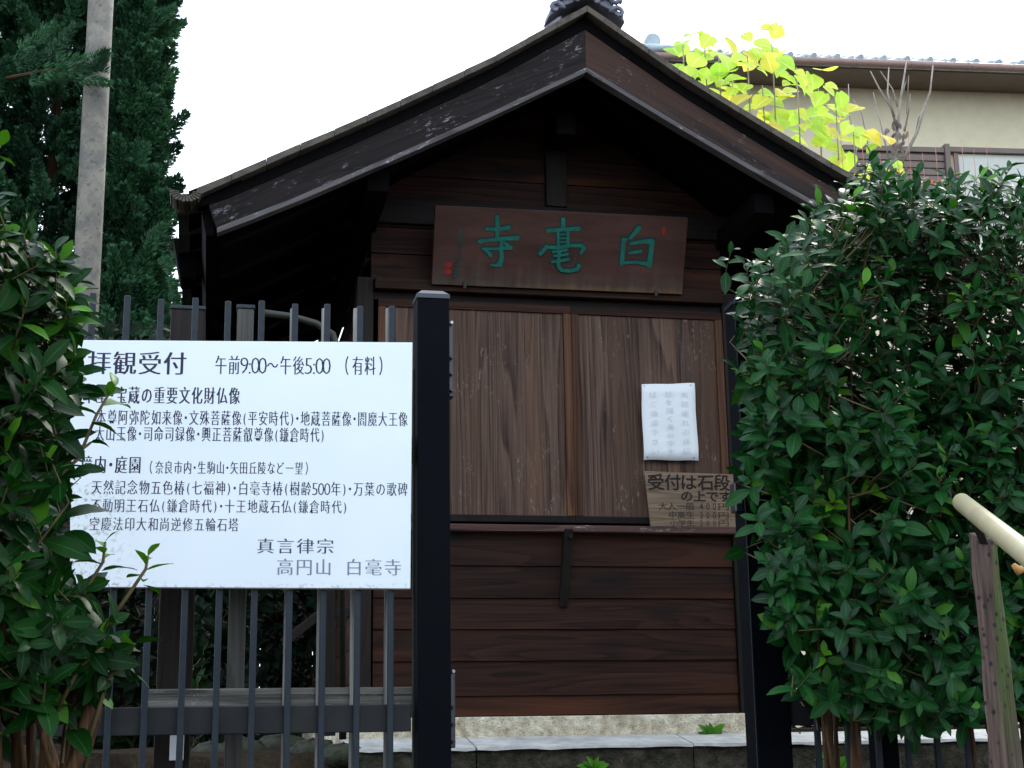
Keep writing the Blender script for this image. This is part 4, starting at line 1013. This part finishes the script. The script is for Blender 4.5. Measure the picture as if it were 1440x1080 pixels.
for a in ((205, 40, 14.3, .30, (1, 0, .9)), (222, 25, 14.3, .22, (1, 0, .8)), (210, 150, 14.3, .15, (1, 0, .3)), (212, 340, 14., .22, (.6, 0, 1)), (232, 345, 14., .12, (1, 0, .4)), (225, 375, 14., .2, (1, 0, .7)), (236, 400, 13.9, .1, (1, 0, .2)), (240, 425, 13.9, .1, (.8, 0, .5))): plume(TB, *a, nb=260)

# ------------------------------------------------------------------ house behind on the right
hd = Vector((.9956, -.094, 0)); hn = Vector((-.094, -.9956, 0))     # along the eave, outward towards the viewer
ho = P(1100, 86, 14.0)                                              # a point on the gutter line
HB = thing('house', (ho+hd*3-hn*2).xy.to_3d()+Vector((0, 0, 1.41)), 'cream walled house with a grey tiled roof and brown gutter at upper right', 'house')
def H(u, v_, z): p = ho+hd*u+hn*v_; return (p.x, p.y, z)
def hz(px_, py, v_):                                                # u and z on the facade plane at offset v
    p = PP(px_, py, ho+hn*v_, hn); return (p-ho).dot(hd), p.z
def hbox(name, mat, u0, u1, v0, v1, z0, z1, parent=None, bevel=.003):
    m = MB(); m.hexa([H(u0, v0, z0), H(u1, v0, z0), H(u1, v1, z0), H(u0, v1, z0)], [H(u0, v0, z1), H(u1, v0, z1), H(u1, v1, z1), H(u0, v1, z1)])
    return m.build(name, mat, parent or HB, bevel)
uL = hz(893, 62, 0)[0]; zg = ho.z
wall_v = -.55
hbox('wall', M['housewall'], uL+.25, 8.5, -5, wall_v, 1.35, zg+.02)
# eave soffit
hbox('soffit', M['housetrim'], uL, 9., wall_v, -.06, zg-.035, zg-.015)
# gutter with brackets and joints
m = MB(); m.tube([H(uL+.02, .03, zg), H(9., .03, zg)], .043, 10); gt = m.build('gutter', M['gutter'], HB, smooth=True)
for k in range(12):
    u = -1.2+k*.66; MB().tube([H(u, .03, zg), H(u+.03, .03, zg)], .047, 10).build('joint', M['gutter'], gt, smooth=True)
# roof tiles: two front rows individually waved, rest as one sheet
m = MB(); pit = .49
for r_ in range(14):
    v0, z0 = .02-r_*.24, zg+.055+r_*.24*pit; v1, z1 = v0-.27, z0+.27*pit; vv = []; n = 240
    for j in range(n+1):
        u = uL+(9-uL)*j/n; h = .03*math.cos(2*math.pi*u/.265)+.008*math.cos(4*math.pi*u/.265)
        vv += [H(u, v0, z0+h-.03), H(u, v0, z0+h), H(u, v1, z1+h*.9-.018)]
    m.add(vv, [(3*j+a, 3*j+3+a, 3*j+4+a, 3*j+1+a) for j in range(n) for a in (0, 1)])
m.build('roof_tiles', M['housetile'], HB, kind='stuff')
n_ed = int((9-uL)/.265)
for j in range(n_ed):
    u = uL+.133+j*.265
    MB().tube([H(u, .055, zg+.060), H(u, -.04, zg+.095)], .030, 12).build('eave_tile_end', M['housetile'], HB)
hbox('ridge', M['housetile'], uL+.1, 9, -3.6, -3.4, zg+1.2, zg+1.74)
hbox('bargeboard', M['gutter'], uL-.04, uL+.0, -3.0, .05, zg-.06, zg+.02)
m = MB(); m.tube([H(uL+.2, .02, zg+.19), H(uL+.2, -.1, zg+.19)], [.085, .09], 16); m.build('roof_ornament', M['housetile'], HB, .01)
m = MB(); m.tube([H(uL+.05, .03, zg+.10), H(uL+.2, .03, zg+.08), H(uL+.42, .03, zg+.10)], [.04, .055, .03], 8); m.build('roof_ornament', M['housetile'], HB, 0, smooth=True)
# window and louvred shutter box
u0, z0 = hz(1328, 212, wall_v); u1, _ = hz(1560, 225, wall_v); zl = z0
wf = hbox('window', M['housetrim'], u0, u1+1.2, wall_v, wall_v+.07, zl-.035, zl+.025)
hbox('frame', M['housetrim'], u0-.03, u0+.03, wall_v, wall_v+.09, zl-1.3, zl+.05, wf)
hbox('pane', M['curtain'], u0+.12, u1+1.2, wall_v-.0, wall_v+.02, zl-1.3, zl-.04, wf)
hbox('frame', M['housetrim'], u0+.10, u0+.14, wall_v, wall_v+.045, zl-1.3, zl-.035, wf)
ul, _ = hz(1185, 212, wall_v)
sb = hbox('shutter_box', M['housetrim'], ul, u0-.032, wall_v, wall_v+.03, zl-1.3, zl-.02)
zz = zl-.02
hbox('slat', M['housetrim'], ul-.02, u0-.032, wall_v+.031, wall_v+.075, zz-.03, zz+.03, sb)
for k in range(14):
    zz = zl-.075-k*.085; hbox('slat', M['housetrim'], ul, u0-.034, wall_v+.031, wall_v+.05, zz-.07, zz-.0, sb)

# ------------------------------------------------------------------ yellow-green shrub behind the booth
YP = [(925, 95), (950, 60), (1000, 40), (1060, 55), (1100, 80), (1155, 110), (1190, 150), (1215, 190), (1265, 225), (1290, 290), (1270, 330), (1100, 330), (1000, 250), (930, 160)]
YT = thing('yellow_leaved_shrub', (P(1080, 700, 8.6).x, 8.6, 1.41), 'tall yellow-green shrub with heart shaped autumn leaves behind the booth roof', 'shrub')
ypts = sample(YP, 8.3, 9.0, 290, 1.2) + [P(x, y, 8.5) for x, y in ((1095, 35), (1070, 40), (1045, 48), (985, 48), (1000, 52), (1180, 130), (1192, 160), (1200, 185), (1212, 190), (1165, 100), (1140, 105), (1240, 190), (1208, 150), (1160, 132))]
items = []
for p in ypts:
    d = Vector((random.uniform(-1, 1), random.uniform(-.7, .1), random.uniform(-.8, .05))); z = Vector((random.uniform(-.5, .5), random.uniform(-1.1, -.2), .75))
    x_, y_, _ = screen(p); yo = min(1., max(0., (y_-60)/260.))*(1 if random.random() < .45 else 0)
    items.append((lmat(p, d, z, random.uniform(.075, .145)), random.randrange(6), random.random(), yo))
base = parent_world(YT)
for mx, vi, rn, yg in items:
    o = bpy.data.objects.new('leaf', leaf_mesh('heart', vi, 'leaf_yellow')); COL.objects.link(o); o.parent = YT
    o.matrix_local = Matrix([list(mx[0]), list(mx[1]), list(mx[2]), [0, 0, 0, 1]]); o.location = Vector(mx[:, 3])-base
    if yg > .2: o['young'] = float(yg*.8)
for xt, yt in ((960, 60), (990, 50), (1010, 70), (1050, 60), (1085, 50), (1120, 95), (1150, 110), (1175, 140), (1200, 180), (1030, 110), (1072, 120)):
    tp = P(xt, yt, 8.6); b = Vector((base.x+random.uniform(-.25, .25), 8.6+random.uniform(-.2, .2), 1.4)); bend = Vector((tp.x, tp.y, 3.6))
    pts = [b*(1-u)**2+bend*2*u*(1-u)+tp*u*u for u in [i/10 for i in range(11)]]
    MB().tube(pts, [.014-.001*i for i in range(11)], 6).build('stem', M['twig_grey'], YT, smooth=True)

# ------------------------------------------------------------------ bare shrub with upright branches
BT_ = thing('bare_shrub', (P(1250, 700, 9.5).x, 9.5, 1.41), 'leafless shrub with pale upright branches in front of the house', 'shrub')
def px_branch(T, pts, Y, r0_, r1_, name='branch', mat='twig_grey'):
    P3 = [P(x, y, Y+random.uniform(-.04, .04)) for x, y in pts]; n = len(P3)
    MB().tube(P3, [r0_+(r1_-r0_)*i/(n-1) for i in range(n)], 6).build(name, M[mat], T, smooth=True)
for pts, a, b in (([(1258, 260), (1262, 180), (1268, 130), (1275, 85)], .016, .005), ([(1262, 180), (1252, 150), (1235, 122), (1224, 100)], .010, .004), ([(1258, 165), (1248, 130), (1250, 95)], .009, .004),
                  ([(1262, 150), (1255, 125), (1238, 100)], .007, .003), ([(1266, 150), (1272, 120), (1278, 105), (1275, 160)], .006, .003), ([(1258, 250), (1290, 185), (1300, 150), (1308, 130), (1312, 92)], .014, .005), ([(1300, 155), (1292, 165), (1288, 185)], .008, .004),
                  ([(1272, 185), (1278, 155), (1280, 132)], .008, .004), ([(1256, 250), (1240, 180), (1228, 130)], .008, .003), ([(1200, 260), (1205, 205), (1195, 165), (1193, 118)], .007, .003), ([(1230, 260), (1222, 210), (1212, 160), (1200, 140)], .007, .003),
                  ([(1190, 265), (1185, 215), (1178, 170)], .006, .003), ([(1258, 900), (1256, 500), (1258, 250)], .02, .016)):
    px_branch(BT_, pts, 9.5, a, b)
items = []
for k in range(80):
    x = random.gauss(1262, 7); y = random.uniform(165, 268); p = P(x, y, 9.45+random.uniform(-.08, .08)); items.append((lmat(p, Vector((random.uniform(-.4, .4), random.uniform(-.4, .4), -1)), Vector((0, -1, 0)), random.uniform(.03, .07)), random.randrange(6), random.random(), 0))
M['dry'] = leafmat('dry', (.10, .07, .08), (.30, .23, .22), (.35, .25, .1), trans=.2, vein=False, rough=.8)
merged_leaves('dry_leaves', items, 'lance', 'dry', BT_)
# red flowering plant just above the hedge
RT_ = thing('red_flowering_plant', (P(1300, 700, 6.9).x, 6.9, 1.41), 'plant with thin red stalks and orange red blossoms just above the hedge', 'plant')
for x, y0_, y1_ in ((1185, 270, 190), (1215, 275, 200), (1240, 275, 215), (1265, 280, 225), (1280, 282, 180), (1300, 285, 215), (1318, 280, 200), (1345, 285, 215), (1355, 285, 190), (1372, 285, 210), (1390, 280, 205)):
    px_branch(RT_, [(x+6, 700), (x+4, y0_), (x, (y0_+y1_)/2), (x-3, y1_)], 6.9, .003, .0010, 'stalk', 'stalk')
items = []
for cx, cy, n in ((1285, 262, 16), (1312, 262, 12), (1335, 258, 26), (1345, 268, 20), (1395, 262, 12), (1262, 285, 8), (1150, 330, 5), (1380, 375, 6), (1425, 350, 6)):
    for k in range(n):
        p = P(cx+random.gauss(0, 6), cy+random.gauss(0, 5), 6.85+random.uniform(-.1, .1)); items.append((lmat(p, Vector((random.uniform(-1, 1), random.uniform(-1, 1), random.uniform(-.5, .8))), Vector((0, -.5, 1)), random.uniform(.02, .04)), random.randrange(6), random.random(), 0))
merged_leaves('blossoms', items, 'lance', 'petal', RT_)
